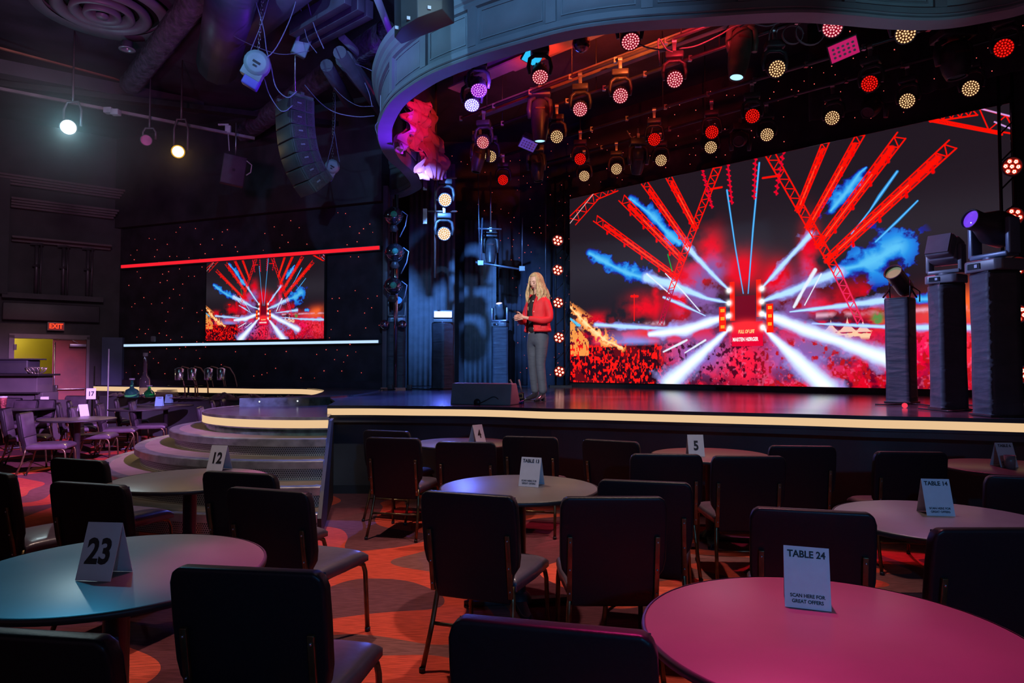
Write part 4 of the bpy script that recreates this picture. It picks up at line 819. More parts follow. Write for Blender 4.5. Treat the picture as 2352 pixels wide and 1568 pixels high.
def lagged(p, q, wd, lab, nm='ceiling_beam'):
    p, q = Vector(p), Vector(q); d = q-p; c = (p+q)/2; L_ = d.length; n_ = int(L_/.12); b = MB(); vs = []; rn = random.Random(int(L_*100))
    up = Vector((0, 0, 1)); s_ = d.cross(up).normalized(); u2 = s_.cross(d).normalized(); m_ = 8
    for i in range(n_+1):
        c_ = p+d*i/n_
        for k in range(m_): a = 2*PI*(k+.5)/m_; r_ = wd/2*(1.15+.12*(rn.random()-.5)); vs.append(c_+s_*r_*math.cos(a)+u2*r_*math.sin(a))
    b.add(vs, [(i*m_+k, i*m_+(k+1) % m_, (i+1)*m_+(k+1) % m_, (i+1)*m_+k) for i in range(n_) for k in range(m_)], True)
    return tag(b.build(nm, LAG), lab, 'beam')
lagged(G(300, 195, 6.9), G(480, -40, 6.9), .34, 'crumbly fireproofed beam right of the large round diffuser, its lower end tinted pink')
lagged(G(560, 305, 6.7), G(890, 75, 6.7), .36, 'crumbly fireproofed beam running diagonally behind the white hoist')
def strut(x0, y0, x1, y1, z, r, m, lab, nm='ceiling_pipe', cat='pipe'):
    b = MB(); b.tube([G(x0, y0, z), G(x1, y1, z)], r, 12); return tag(b.build(nm, m), lab, cat)
DUCT = mat('violet_grey_duct', (.075, .062, .10), .5, .2, noise=(3, .3))
strut(545, -60, 500, 150, 6.7, .34, DUCT, 'fat round air duct hanging left of the white hoist', 'air_duct', 'duct'); strut(700, -60, 560, 60, 6.8, .30, DUCT, 'violet round duct crossing above the white hoist', 'air_duct', 'duct')
strut(780, 120, 900, 290, 6.2, .10, DUCT, 'slanting duct arm, third from the header, below the diagonal beam'); strut(750, 150, 800, 235, 6.2, .10, DUCT, 'short slanting duct arm left of the other ducts under the diagonal beam')
strut(790, 135, 880, 250, 6.35, .14, DUCT, 'widest slanting duct between the diagonal beam and the header', 'air_duct', 'duct')
strut(860, -20, 905, 95, 6.4, .05, HEADR, 'thin grey-blue strut rising beside the corner speaker', 'strut', 'strut'); strut(785, 85, 862, 160, 6.6, .06, HEADR, 'grey strut between the diagonal beam and the header', 'strut', 'strut')
for i, (x0, y0, x1, y1) in enumerate([(672, 65, 800, -10), (685, 85, 830, 5), (700, 100, 850, 20)]):
    p, q = G(x0, y0, 6.6), G(x1, y1, 6.6); b = MB(); d = (q-p); c = (p+q)/2; b.box(c, (d.length, .12, .25), Euler((0, 0, math.atan2(d.y, d.x))).to_matrix()); tag(b.build('louvre_blade', DUCT, None, .01), '%s of the three violet louvre blades above the hanging speaker' % ['front left', 'middle', 'right'][i], 'louvre', 'ceiling louvres')
b = MB(); b.box(G(697, 92, 6.55), (.22, .22, .5), Euler((.3, .3, .5)).to_matrix()); tag(b.build('duct_outlet', mat('pale_blue_duct', (.20, .28, .36), .4, noise=(3, .1)), None, .02), 'small pale blue duct outlet under the louvre blades', 'duct')
# long rails of the left lighting position
def rail(x0, y0, x1, y1, Y0, Y1, wd, ht, m, lab, nm='ceiling_rail', cat='rail'):
    p, q = D(x0, y0, Y0), D(x1, y1, Y1); d = q-p; b = MB(); M_ = d.to_track_quat('X', 'Z').to_matrix(); b.box((p+q)/2, (d.length, wd, ht), M_); return tag(b.build(nm, m), lab, cat)
rail(-40, 100, 275, 184, 11.2, 13.4, .05, .03, mat('orange_lit_rail', (.45, .16, .10), .4, noise=(5, .2)), 'thin rail catching orange light under the ceiling'); rail(-40, 150, 460, 246, 11.4, 14.6, .3, .24, mat('dark_mauve_beam', (.075, .055, .075), .5, noise=(2, .3)), 'long dark mauve box beam above the bright white spotlight', 'box_beam', 'beam')  # the orange light on the thin rail is painted into its colour
rail(-40, 190, 880, 300, 11.8, 15.0, .2, .10, BLACKM, 'slim black beam behind the dark mauve box beam', 'box_beam', 'beam')
rail(250, 252, 585, 318, 12.2, 13.2, .05, .05, mat('dusty_pipe', (.22, .17, .20), .5, .3, noise=(4, .3)), 'dusty lighting pipe carrying the yellow spotlight'); rail(-40, 196, 250, 252, 11.4, 12.2, .05, .05, MATS['dusty_pipe'], 'dim left end of the lighting pipe above the white spotlight')
# audience spotlights
CANS = []
def can(x, y, Y, r, em, lab, back=.45, hz=.5, stem=0.):
    p = D(x, y, Y); stem = CEIL-p.z; d = (Vector((-.5, 1., 1.2))-p).normalized(); t = thing('spotlight', lab, 'stage light', p); M_ = d.to_track_quat('-Z', 'Y').to_matrix().to_4x4()
    b = MB(); b.M = M_; b.lathe([(.0, back), (r*.7, back*.98), (r*.95, back*.6), (r*1.1, .05), (r*1.15, -.02), (r*1.02, -.02)], 20); b.build('head', BLACKP, t)
    b = MB(); b.M = M_; b.disc((0, 0, 0), r, 24); b.build('lens', em, t)
    b = MB(); b.tube([(-r*1.25, .1, .05), (-r*1.3, .1, hz*.6), (-r*.8, .1, hz*.85), (r*.8, .1, hz*.85), (r*1.3, .1, hz*.6), (r*1.25, .1, .05)], .02, 6); b.tube([(0, .1, hz*.85), (0, .1, hz*1.25), (0, .1, max(hz*1.3, stem))], [.018, .018, .009], 6); b.build('yoke', mat('mauve_yoke', (.12, .08, .10), .4, .3, noise=(5, .2)), t); CANS.append(t); return p, d
p, d = can(157, 292, 11.3, .115, glow('blaze_white', (.80, 1., 1.), 5), 'blazing white spotlight at far left', .45, .55); spot('haze_beam_light', p+d*.05, (-2.2, 2.6, .7), (.75, .95, 1.), 150, 30, .9, .1); point('added_halo_light', p+d*.35, (.30, .85, 1.), 16, .06)  # teal point lamp added at the lens to light the haze halo
p, d = can(409, 348, 12.4, .10, glow('blaze_yellow', (1., .88, .62), 3.), 'yellow-rimmed white spotlight under the dusty pipe', .40, .75)
b = MB(); b.M = Matrix.Translation(d*.01) @ d.to_track_quat('-Z', 'Y').to_matrix().to_4x4(); b.lathe([(.098, -.012), (.118, -.012), (.118, -.02), (.098, -.02)], 24); b.build('gel_frame', glow('amber_rim', (.75, .38, .02), .9), CANS[-1])['label'] = 'amber ring round the lens'
spot('added_amber_halo_light', p+d*.1, p+d*3+Vector((.5, 0, -1)), (1., .55, .12), 14, 120, 1., .05)  # extra amber lamp added here so the haze round this spotlight glows
p, d = can(336, 322, 12.2, .09, mat('pink_glint_lens', (.5, .12, .3), .2, noise=(5, .3)), 'unlit spotlight with pink glints left of the yellow one', .4, .3)  # pink glints are painted into the lens colour
b = MB(); b.lathe([(.0, .10), (.09, .10), (.09, 0), (.13, -.02), (.13, -.035), (.08, -.03), (.06, .02)], 24); o = b.build('downlight', mat('downlight_trim', (.30, .30, .36), .3, .5, noise=(5, .1)), None); o.location = G(292, 110, CEIL-.3); tag(o, 'small round downlight below the large diffuser', 'downlight')
for i, (x, y) in enumerate([(250, 254), (266, 258)]): b = MB(); b.box(D(x, y, 12.1), (.14, .12, .10)); tag(b.build('junction_box', mat('pale_fitting', (.35, .30, .36), .4, noise=(9, .3)), None, .01), '%s small pale fitting on the lighting pipe right of the white spotlight' % ['left', 'right'][i], 'fitting')
b = MB(); b.box((0, 0, 0), (.10, .05, .14)); b.box((-.09, 0, .09), (.20, .03, .03)); b.tube([(0, 0, -.05), (.03, 0, -.42)], .010, 6); o = b.build('pipe_clamp', mat('white_bracket', (.5, .5, .54), .4, noise=(9, .2))); o.location = D(524, 297, 13.); tag(o, 'white clamp holding the small hanging speaker', 'clamp')
t = thing('hanging_speaker', 'small dark speaker hung on a cable at the end of the pipe', 'speaker', D(536, 392, 13.)); t.rotation_euler = (.15, .12, .45)
b = MB(); b.box((0, 0, 0), (.42, .32, .56)); b.build('cabinet', mat('dark_purple_cabinet', (.055, .045, .06), .6, noise=(6, .2)), t, .02); b = MB(); b.tube([(.2, -.17, .22), (.30, -.19, .16), (.30, -.19, .02), (.23, -.17, -.05)], .012, 6); b.build('cable', mat('pale_cable', (.5, .5, .52), .5, noise=(9, .1)), t); b = MB(); b.disc((0, 0, 0), .03, 10, Matrix.Translation((0, -.162, 0)) @ Matrix.Rotation(PI/2, 4, 'X')); b.build('badge', INK, t); b = MB(); b.tube([(0, 0, .28), (-.03, 0, .52), (-.08, .0, .9)], .014, 6); b.build('hook', STEEL, t)
# curved hanging stack of line-array cabinets
ARR = mat('line_array_paint', (.055, .055, .058), .5, noise=(4, .2), bump=(80., .1)); GRL = mat('line_array_grille', (.045, .035, .04), .6, noise=(60., .5))
yaw = R(-45); stack = thing('line_array', 'J-shaped hanging stack of seven black speaker cabinets left of the header', 'speaker stack', D(667, 216, 10.2))
p = stack.location.copy()
for i, a in enumerate([1, 4, 8, 14, 23, 33, 42]):
    Rr = Matrix.Rotation(yaw, 4, 'Z') @ Matrix.Rotation(R(a), 4, 'X'); M_ = Matrix.Translation(p) @ Rr; b = MB(); b.M = M_; b.box((-.25, .20, -.11), (.50, .40, .208)); b.box((-.25, -.004, -.115), (.44, .012, .19))
    cabn = ch(b.build('speaker_cabinet', ARR, None, .010), stack); b = MB(); b.M = M_; b.box((.003, .13, -.115), (.012, .20, .17)); b.box((.003, .31, -.115), (.010, .09, .17)); g_ = b.build('side_plate', GRL, None, .004); g_.parent = cabn
    b = MB(); b.M = M_; b.box((.012, .14, -.10), (.006, .07, .022)); g_ = b.build('handle', mat('grey_badge', (.2, .2, .24), .4, noise=(9, .1))); g_.parent = cabn
    p = p+(Rr @ Vector((0, 0, -.220)))
b = MB(); b.M = Matrix.Translation(D(667, 214, 10.2)) @ Matrix.Rotation(yaw, 4, 'Z') @ Matrix.Translation((-.25, .1, .02)); b.box((0, .1, .03), (.5, .06, .05)); b.box((-.2, .1, 0), (.05, .4, .05)); b.box((.2, .1, 0), (.05, .4, .05)); b.tube([(0, .1, .05), (0, .1, CEIL-5.6)], .012, 6); ch(b.build('flying_frame', STEEL, None), stack)
# chain hoists
def hoist(x, y, Y, s_, lab, hx, hy):
    p = D(x, y, Y); t = thing('chain_hoist', lab, 'hoist', p); t.rotation_euler = (.25, .45, .4)
    body = mat('pale_teal_casing', (.20, .27, .29), .5, noise=(5, .15)); b = MB(); b.lathe([(.0, .13*s_), (.10*s_, .13*s_), (.135*s_, .10*s_), (.14*s_, -.02*s_)], 20, Matrix.Rotation(PI/2, 4, 'X')); b.box((.0, .0, -.06*s_), (.22*s_, .20*s_, .22*s_)); b.build('casing', body, t, .01)
    b = MB(); b.box((.03*s_, 0, -.20*s_), (.17*s_, .19*s_, .12*s_)); b.build('chain_bag', mat('blue_casing', (.12, .10, .50), .5, noise=(5, .1)), t, .02)
    b = MB(); b.box((0, -.135*s_, 0), (.08*s_, .01, .025*s_)); b.box((0, -.135*s_, -.04*s_), (.04*s_, .01, .02*s_)); b.build('slot', INK, t)
    q = D(hx, hy, Y); b = MB(); dd = q-p; n_ = int(dd.length/.05)
    for k in range(n_): c = p+dd*(k/n_); b.M = Matrix.Translation(c) @ dd.to_track_quat('Z', 'Y').to_matrix().to_4x4() @ Matrix.Rotation(PI/2*(k % 2), 4, 'Z'); b.tube([(.014, 0, -.022), (.014, 0, .022), (-.014, 0, .022), (-.014, 0, -.022), (.014, 0, -.022)], .005, 4)
    o = b.build('lifting_chain', STEEL, None); tag(o, 'lifting chain above the '+lab.split(' chain')[0]+' hoist', 'chain')
hoist(591, 148, 9.2, 1.25, 'pale teal chain hoist with a blue lower box, hanging left of the louvres', 606, -40); hoist(763, 383, 12.2, .95, 'grey chain hoist right of the speaker stack', 768, 150)
for i, (pts, Y, r_, lab) in enumerate([([(686, -20), (668, 40), (640, 100), (618, 128), (596, 136)], 9.1, .007, 'pale cable sweeping down to the teal hoist from the upper right'), ([(612, 115), (622, 150), (634, 200), (660, 224), (682, 210)], 9.3, .008, 'violet cable looping from the teal hoist to the speaker stack'), ([(607, 180), (618, 215), (640, 250), (655, 255), (672, 242)], 9.4, .007, 'thin pinkish cable hanging under the teal hoist'), ([(700, -20), (722, 60), (744, 112)], 9.6, .008, 'blue-lit cable hanging straight from the louvres'), ([(682, -20), (695, 40), (706, 90), (728, 122)], 9.8, .006, 'dark violet cable behind the blue-lit one'), ([(505, 62), (550, 90), (600, 112), (650, 125), (710, 117)], 9.8, .005, 'thin cable crossing behind the teal hoist'), ([(700, 195), (735, 235), (770, 258), (820, 268), (860, 266)], 10.4, .007, 'blue-violet cable drooping towards the header'), ([(780, 138), (820, 148), (862, 166)], 10.4, .006, 'thin cable stretched from the beam to the header'), ([(745, 170), (780, 215), (820, 242), (858, 244)], 11., .005, 'thin violet cable above the drooping one'), ([(770, 215), (768, 300), (752, 372)], 11.8, .006, 'left sling of the grey hoist'), ([(768, 300), (775, 345), (780, 372)], 11.8, .008, 'right sling of the grey hoist'), ([(580, -20), (604, 60), (612, 115)], 9.1, .007, 'left steel sling above the teal hoist'), ([(622, -20), (602, 50), (575, 118)], 9.2, .006, 'right steel sling above the teal hoist'), ([(838, 190), (848, 215), (855, 245)], 10.2, .006, 'short bright blue cable beside the header'), ([(870, 278), (862, 290), (866, 308)], 10.0, .006, 'small cable loop on the left flank of the header')]):
    cable([D(x, y, Y) for x, y in pts], r_, lab, mat('violet_cable', (.16, .13, .26), .5, noise=(8, .1)))
# corner speaker in front of the header
def faceted(lab):
    t = thing('hanging_speaker', lab, 'speaker', D(958, 30, 6.9)); b = MB(); P_ = [D(x, y, Y) for x, y, Y in [(906, 86, 7.1), (921, 65, 6.9), (959, 41, 6.8), (1016, 20, 6.9)]]; up = Vector((-.03, .10, .95)); back = Vector((.10, .30, .0))
    vs = P_+[p+up for p in P_]+[P_[0]+back*.5, P_[3]+back, P_[0]+back*.5+up, P_[3]+back+up]
    b.add(vs, [(0, 1, 5, 4), (1, 2, 6, 5), (2, 3, 7, 6), (3, 9, 11, 7), (0, 4, 10, 8), (8, 10, 11, 9), (0, 8, 9, 3, 2, 1), (4, 5, 6, 7, 11, 10)]); ch(b.build('cabinet', mat('blue_grey_cabinet', (.055, .065, .075), .5, noise=(4, .1)), None, .008), t)
    for x, y, Y in ((938, 42, 6.84), (986, 18, 6.84), (911, 64, 6.98)): b = MB(); b.box(D(x, y, Y), (.035, .02, .035), Euler((0, 0, .3)).to_matrix()); ch(b.build('badge', mat('bright_badge', (.7, .7, .75), .3, noise=(9, .1))), t)
faceted('angular dark grey speaker hanging in front of the header at the top')

# ================================================================= things on the stage
def wrapped(x, y, zt_, wd, rz, lab, seed):
    """square column in a creased black stretch cover"""
    p = G(x, y, S); t = thing('pedestal', lab, 'pedestal', p, rz); rn = random.Random(seed); b = MB(); hgt = zt_; nz = 90; nk = 6; ring = []
    for s_ in range(4):
        for k in range(nk):
            u = -1+2*k/nk; a = [(u, -1), (1, u), (-u, 1), (-1, -u)][s_]; ring.append((a[0]*wd/2, a[1]*wd/2, s_))
    ph = [[rn.random()*6 for _ in range(6)] for _ in range(4)]; fl = [[(rn.random(), rn.random()*.8+.1, rn.random()-.5) for _ in range(26)] for _ in range(4)]; vs = []
    for j in range(nz+1):
        z = hgt*j/nz
        for i, (X, Y_, s_) in enumerate(ring):
            k = i % nk; u = k/nk; e_ = 0 if k == 0 else 1; dsp = 0
            for (zc, w_, sl_) in fl[s_]: dz = z-hgt*zc-sl_*.06*u*6*.4; dsp += .007*math.exp(-(dz/.012)**2)*w_
            pin = 1-.02*math.sin(PI*z/hgt)+(.05 if z < .02 else 0)+.012*math.sin(z*9+ph[s_][0]); nx_, ny_ = [(0, -1), (1, 0), (0, 1), (-1, 0)][s_]
            vs.append((X*pin+nx_*dsp*e_, Y_*pin+ny_*dsp*e_, z))
    n_ = len(ring); b.add(vs, [(j*n_+i, j*n_+(i+1) % n_, (j+1)*n_+(i+1) % n_, (j+1)*n_+i) for j in range(nz) for i in range(n_)], True); b.add(vs[-n_:], [tuple(range(n_))])
    o = b.build('stretch_cover', STRETCH, t); b = MB(); b.box((0, 0, .012), (wd*1.15, wd*1.15, .02)); b.build('base_plate', BLACKM, t, .004)
    b = MB(); b.box((0, 0, hgt+.008), (wd*.98, wd*.98, .02)); b.build('top_plate', BLACKM, t, .004)
    return p+Vector((0, 0, hgt+.018))
tops = [wrapped(910, 893, 1.36, .36, .1, 'black fabric-wrapped pedestal beside the column of chrome balls', 1), wrapped(1017, 893, 1.36, .33, .9, 'black fabric-wrapped pedestal under the flashing strobe', 2), wrapped(1148, 886, 1.40, .37, .1, 'black fabric-wrapped pedestal left of the woman', 3),
        wrapped(2072, 925, 1.32, .275, -.87, 'black fabric-wrapped pedestal with the tilted can light, leftmost of three at right', 4), wrapped(2180, 940, 1.34, .262, -.12, 'middle of the three black fabric-wrapped pedestals at right', 5), wrapped(2292, 956, 1.325, .285, -.06, 'tallest black fabric-wrapped pedestal at the right edge', 6)]
def mover(top, rz, sc, lab, headf, pitch, body=GREYP, arm=BLACKP, lens=None, disp=True):
    """moving head standing on its base; head aims along local -Y"""
    t = thing('moving_head_light', lab, 'stage light', top, rz); b = MB(); w_ = .40*sc
    b.prism([(-w_*.5, -.13*sc), (-w_*.38, -.17*sc), (w_*.38, -.17*sc), (w_*.5, -.13*sc), (w_*.5, .13*sc), (w_*.38, .17*sc), (-w_*.38, .17*sc), (-w_*.5, .13*sc)], 0, .11*sc); b.build('base', body, t, .015)
    b = MB(); b.box((-.06*sc, -.172*sc, .055*sc), (.13*sc, .01, .055*sc)); s_ = b.build('display', mat('menu_display', (.01, .01, .02), .2, noise=(9, .1)), t); b = MB(); b.box((-.035*sc, -.178*sc, .055*sc), (.03*sc, .004, .03*sc)); b.build('button', mat('pale_button', (.5, .55, .8), .4, noise=(9, .1)), t)
    b = MB(); a = .17*sc; th = .05*sc; z1 = .46*sc
    for sx in (-1, 1): b.box((sx*(a+th*.5), 0, (.14*sc+z1)/2+.02), (th, .13*sc, z1-.12*sc))
    b.box((0, 0, .155*sc), (2*a+th, .15*sc, .05*sc)); b.lathe([(.09*sc, .10*sc), (.09*sc, .14*sc)], 16); b.build('yoke', arm, t, .014*sc)
    ho = headf(t, sc); ho.location = (0, 0, .43*sc); ho.rotation_euler = (pitch, 0, 0); return t
def barrel_head(lens_m, r0=.13, r1=.16, ln=.26, m=BLACKP):
    def f(t, sc):
        b = MB(); Rm = Matrix.Rotation(PI/2, 4, 'X'); b.lathe([(0, -ln*.8*sc), (.10*sc, -ln*.78*sc), (r0*sc, -ln*.5*sc), (r0*1.02*sc, 0), (r1*.96*sc, ln*.6*sc), (r1*sc, ln*sc), (r1*.98*sc, ln*1.06*sc), (r1*.86*sc, ln*1.04*sc), (r1*.84*sc, ln*.96*sc)], 24, Rm)
        ho = b.build('head', m, t); b = MB(); b.lathe([(0, ln*1.04*sc), (r1*.5*sc, ln*1.01*sc), (r1*.86*sc, ln*.97*sc)], 24, Rm); b.build('lens', lens_m, ho); return ho
    return f
def wash_head(t, sc):
    b = MB(); b.box((0, .02*sc, 0), (.34*sc, .20*sc, .32*sc)); b.box((0, -.12*sc, 0), (.31*sc, .14*sc, .29*sc)); b.box((0, .15*sc, 0), (.28*sc, .10*sc, .24*sc)); ho = b.build('head', GREYP, t, .03*sc)
    b = MB(); b.box((0, -.20*sc, 0), (.28*sc, .015, .26*sc)); b.build('lens', mat('grey_lens', (.10, .11, .14), .15, noise=(5, .1)), ho); b = MB()
    for k in range(5): b.box((-.172*sc, -.10*sc+.025*sc*k, -.03*sc), (.01, .012*sc, .12*sc))
    b.build('vent', INK, ho); return ho
VIO = mat('violet_lens', (.10, .06, .5), .06, coat=1., emit=(.22, .06, .95), es=.8, noise=(3, .4)); BLUL = mat('blue_lens', (.02, .1, .5), .1, emit=(.03, .18, .95), es=1.2, noise=(3, .3))
mover(tops[5], R(-76), .98, 'big black moving light with a violet lens on the tallest pedestal at right', barrel_head(VIO, .165, .098, .27), R(-14), GREYP, mat('blue_edge_yoke', (.13, .17, .26), .35, .2, noise=(5, .1)))
mover(tops[4], R(-58), .84, 'grey square-headed moving light on the middle right pedestal', wash_head, R(-22), GREYP, GREYP)
t = thing('can_light', 'tilted black can light on the leftmost of the three right pedestals', 'stage light', tops[3], R(-55)); b = MB(); Rm = Matrix.Translation((0, 0, .22)) @ Matrix.Rotation(R(-32), 4, 'X') @ Matrix.Rotation(PI/2, 4, 'X')
b.lathe([(0, -.20), (.10, -.20), (.105, -.15), (.105, .18), (.115, .20), (.10, .20), (.10, .16)], 24, Rm); b.build('can', BLACKP, t); b = MB(); b.lathe([(0, .17), (.10, .16)], 24, Rm); b.build('lens', mat('olive_lens', (.35, .42, .2), .1, emit=(.35, .42, .2), es=.3, noise=(3, .2)), t)
b = MB(); b.tube([(-.125, 0, .22), (-.13, 0, .10), (-.12, 0, .0), (.12, 0, .0), (.13, 0, .10), (.125, 0, .22)], .012, 6); b.tube([(-.13, .0, .12), (-.13, -.16, .01)], .012, 6); b.tube([(.13, .0, .12), (.13, .16, .01)], .012, 6); b.build('bracket', BLACKM, t); b = MB(); b.tube([(.1, .12, .15), (.16, .18, .08), (.17, .15, -.05)], .008, 6); b.build('cable', BLACKM, t)
b = MB(); b.ball((0, 0, .0), .03, 10); o = b.build('floor_beacon', glow('beacon_red', (1., .05, .1), 1.)); o.location = G(2078, 931, S+.028); tag(o, 'tiny red light on the stage floor by the leftmost right pedestal', 'light')
mover(tops[0], R(12), .88, 'moving light with a blue lens on the pedestal by the chrome balls', barrel_head(BLUL, .15, .14, .16), R(-35), mat('pale_blue_base', (.32, .40, .6), .3, .2, noise=(5, .1)), GREYP)
def small_head(t, sc):
    b = MB(); Rm = Matrix.Rotation(PI/2, 4, 'X'); b.lathe([(0, -.25), (.09, -.24), (.10, -.05), (.085, .06), (.085, .18), (.075, .18)], 20, Rm); ho = b.build('head', GREYP, t); b = MB(); b.lathe([(0, .175), (.075, .17)], 20, Rm); b.build('lens', glow('lens_lilac', (.80, .65, 1.), 1.8), ho); return ho
t = mover(tops[2], R(-14), .95, 'slim moving light aimed up with a lilac-white lens, left of the woman', small_head, R(-62), GREYP, mat('steel_fork', (.4, .42, .6), .3, .8, noise=(5, .1)))
# strobe
t = thing('strobe_light', 'flashing blue-white strobe on the pedestal in front of the blue drape', 'stage light', tops[1], R(4)); b = MB(); b.prism([(-.20, -.10), (.20, -.10), (.17, .12), (-.17, .12)], 0, .07); b.build('base', GREYP, t, .015); b = MB(); b.box((0, 0, .16), (.40, .14, .17), Euler((R(-14), 0, 0)).to_matrix()); ho = b.build('head', GREYP, t, .02); b = MB(); b.box((0, -.075, .165), (.36, .012, .125), Euler((R(-14), 0, 0)).to_matrix()); b.build('flash_tube', glow('strobe_white', (.45, .50, 1.), 4.5, 'AUTO'), ho, .004)
p = tops[1]; spot('strobe_beam_light', (p.x, p.y-.14, p.z+.18), (p.x+.4, 8., .8), (.10, .16, 1.), 260, 120, .9, .08)
# chrome ball lights on a pole
p = D(905, 700, 13.9); b = MB(); b.tube([(p.x+.02, p.y+.1, S), (p.x+.02, p.y+.1, 5.1)], .045, 12); b.box((p.x+.02, p.y+.1, S+.02), (.5, .5, .04)); tag(b.build('light_pole', CHROME), 'chrome pole carrying the three clear ball lamps', 'pole')
b = MB(); b.box((p.x-.17, p.y+.45, 3.2), (.10, .10, 4.2)); tag(b.build('upright_post', mat('grey_upright', (.1, .1, .1))), 'grey-purple upright post behind the chrome balls', 'post')
CHB = mat('smoked_chrome', (.30, .30, .40), .10, .95, noise=(4, .4))
for i, (x, y, s_) in enumerate([(904, 496, 1.), (907, 580, 1.), (903, 657, .95)]):
    q = D(x, y, 13.75); t = thing('ball_light', ['top', 'middle', 'lowest'][i]+' of the three chrome ball lamps on the left pole', 'stage light', q, 0, 'chrome ball lamps'); b = MB(); b.ball((0, 0, 0), .19*s_, 24); b.lathe([(.195*s_, -.02), (.205*s_, -.02), (.205*s_, .02), (.195*s_, .02)], 24, Matrix.Rotation(.4, 4, 'X')); b.build('globe', CHB, t)
    b = MB(); b.lathe([(0, .21), (.05, .2), (.065, .18), (.05, .17)], 16, Matrix.Rotation(PI/2, 4, 'X') @ Matrix.Rotation(.2, 4, 'Y')); b.build('lens', mat('green_glint_lens', (.05, .2, .2), .1, emit=(.02, .25, .25), es=.12, noise=(9, .4)), t); b = MB(); b.tube([(.17, 0, .1), (.28, 0, .02), (.24, 0, -.2), (.12, .05, -.42)], .012, 6); b.build('cable', mat('steel_blue_cable', (.3, .32, .5), .4, .3, noise=(5, .1)), t); b = MB(); b.lathe([(.06, -.19), (.10, -.27), (.05, -.33)], 14); b.build('socket', BLACKP, t)  # faint emission paints a teal glint on each ball's lens
for i, (x, y) in enumerate([(884, 745), (924, 746)]): q = D(x, y, 13.9); b = MB(); b.ball((0, 0, 0), .10, 16); o = b.build('small_ball_lamp', CHB); o.location = q; tag(o, 'small chrome ball lamp %s of the pale blue moving-light base' % ['left', 'right'][i], 'stage light')
# wedge monitor and the little junction box with its sticks
p0, p1 = G(1034, 928, S), G(1172, 931, S); c = (p0+p1)/2; t = thing('floor_monitor', 'grey wedge floor monitor at the stage front left of the woman', 'speaker', c, math.atan2(p1.y-p0.y, p1.x-p0.x)); W_ = (p1-p0).length
b = MB(); b.prism([(0, 0), (.36, 0), (.22, .255), (.05, .255)], -W_/2, W_/2); b2 = MB()
for v, f in ((b.v, b.f),): b2.add([(z, x, y) for x, y, z in v], f)
b2.build('cabinet', mat('grey_monitor_paint', (.22, .235, .24), .6, noise=(5, .1), bump=(60., .1)), t, .012); b = MB(); b.box((0, .135, .256), (W_*.98, .16, .006)); b.build('top_edge', mat('pale_edge', (.5, .48, .55), .5, noise=(5, .1)), t)
b = MB(); b.lathe([(0, .02), (.035, .02), (.045, 0)], 14, Matrix.Translation((-.03, -.01, .03)) @ Matrix.Rotation(PI/2, 4, 'X')); b.build('plug', BLACKM, t)
cable([c+Vector((.0, -.06, .02)), c+Vector((.08, -.08, .06)), c+Vector((.17, -.06, .10)), c+Vector((.24, -.07, .06)), c+Vector((.29, -.08, .012))], .006, 'thin black cable curling over the front of the floor monitor', BLACKM, k=8)
q = G(1188, 927, S); t = thing('stage_box', 'small battered junction box with brass trim beside the floor monitor', 'box', q, .2); b = MB(); b.box((0, 0, .07), (.15, .12, .14)); b.build('case', BLACKM, t, .006); b = MB()
for s_ in (-1, 1): b.box((s_*.055, -.062, .10), (.01, .008, .05)); 
b.box((0, -.062, .125), (.12, .008, .008)); b.box((0, -.062, .075), (.12, .008, .008)); b.build('trim_frame', mat('brass_trim', (.6, .45, .15), .3, .8, noise=(9, .2)), t); b = MB(); b.tube([(-.05, -.06, .03), (.0, -.10, .02), (.06, -.07, .04), (.04, -.09, .0)], .012, 6); b.build('cable_tail', mat('blue_cable', (.03, .05, .35), .5, noise=(5, .1)), t)
for i, (x, dx) in enumerate(((.0, -.07), (.06, -.02))): b = MB(); b.tube([(q.x+x, q.y+.02, S+.13), (q.x+x+dx-.02, q.y+.04, S+.30)], [.008, .012], 8); tag(b.build('drum_stick', mat('dark_stick', (.10, .08, .10), .4, noise=(5, .2))), 'dark stick leaning %s above the junction box' % ['far left', 'nearly upright'][i], 'stick')
for i, (pts, lab) in enumerate([([(2010, 928), (2050, 929), (2100, 927), (2140, 932)], 'black cable lying across the stage floor between the left and middle right pedestals'), ([(2110, 938), (2150, 941), (2190, 944), (2240, 940), (2270, 941)], 'black cable at the foot of the middle right pedestal'), ([(2215, 929), (2240, 931), (2262, 930)], 'short black cable behind the tallest right pedestal'), ([(880, 895), (935, 892), (980, 894), (1010, 896)], 'black cable between the two left pedestals')]):
    cable([G(x, y, S+.012) for x, y in pts], .010, lab, BLACKM)
for i, x in enumerate((896, 940)): b = MB(); b.box((0, 0, .05), (.10, .08, .10)); o = b.build('power_box', mat('dark_box', (.05, .04, .05), .5, noise=(5, .2)), None, .01); o.location = G(x, 895, S); tag(o, 'tiny power box on the floor %s of the ball-lamp pedestal' % ['left', 'right'][i], 'box')

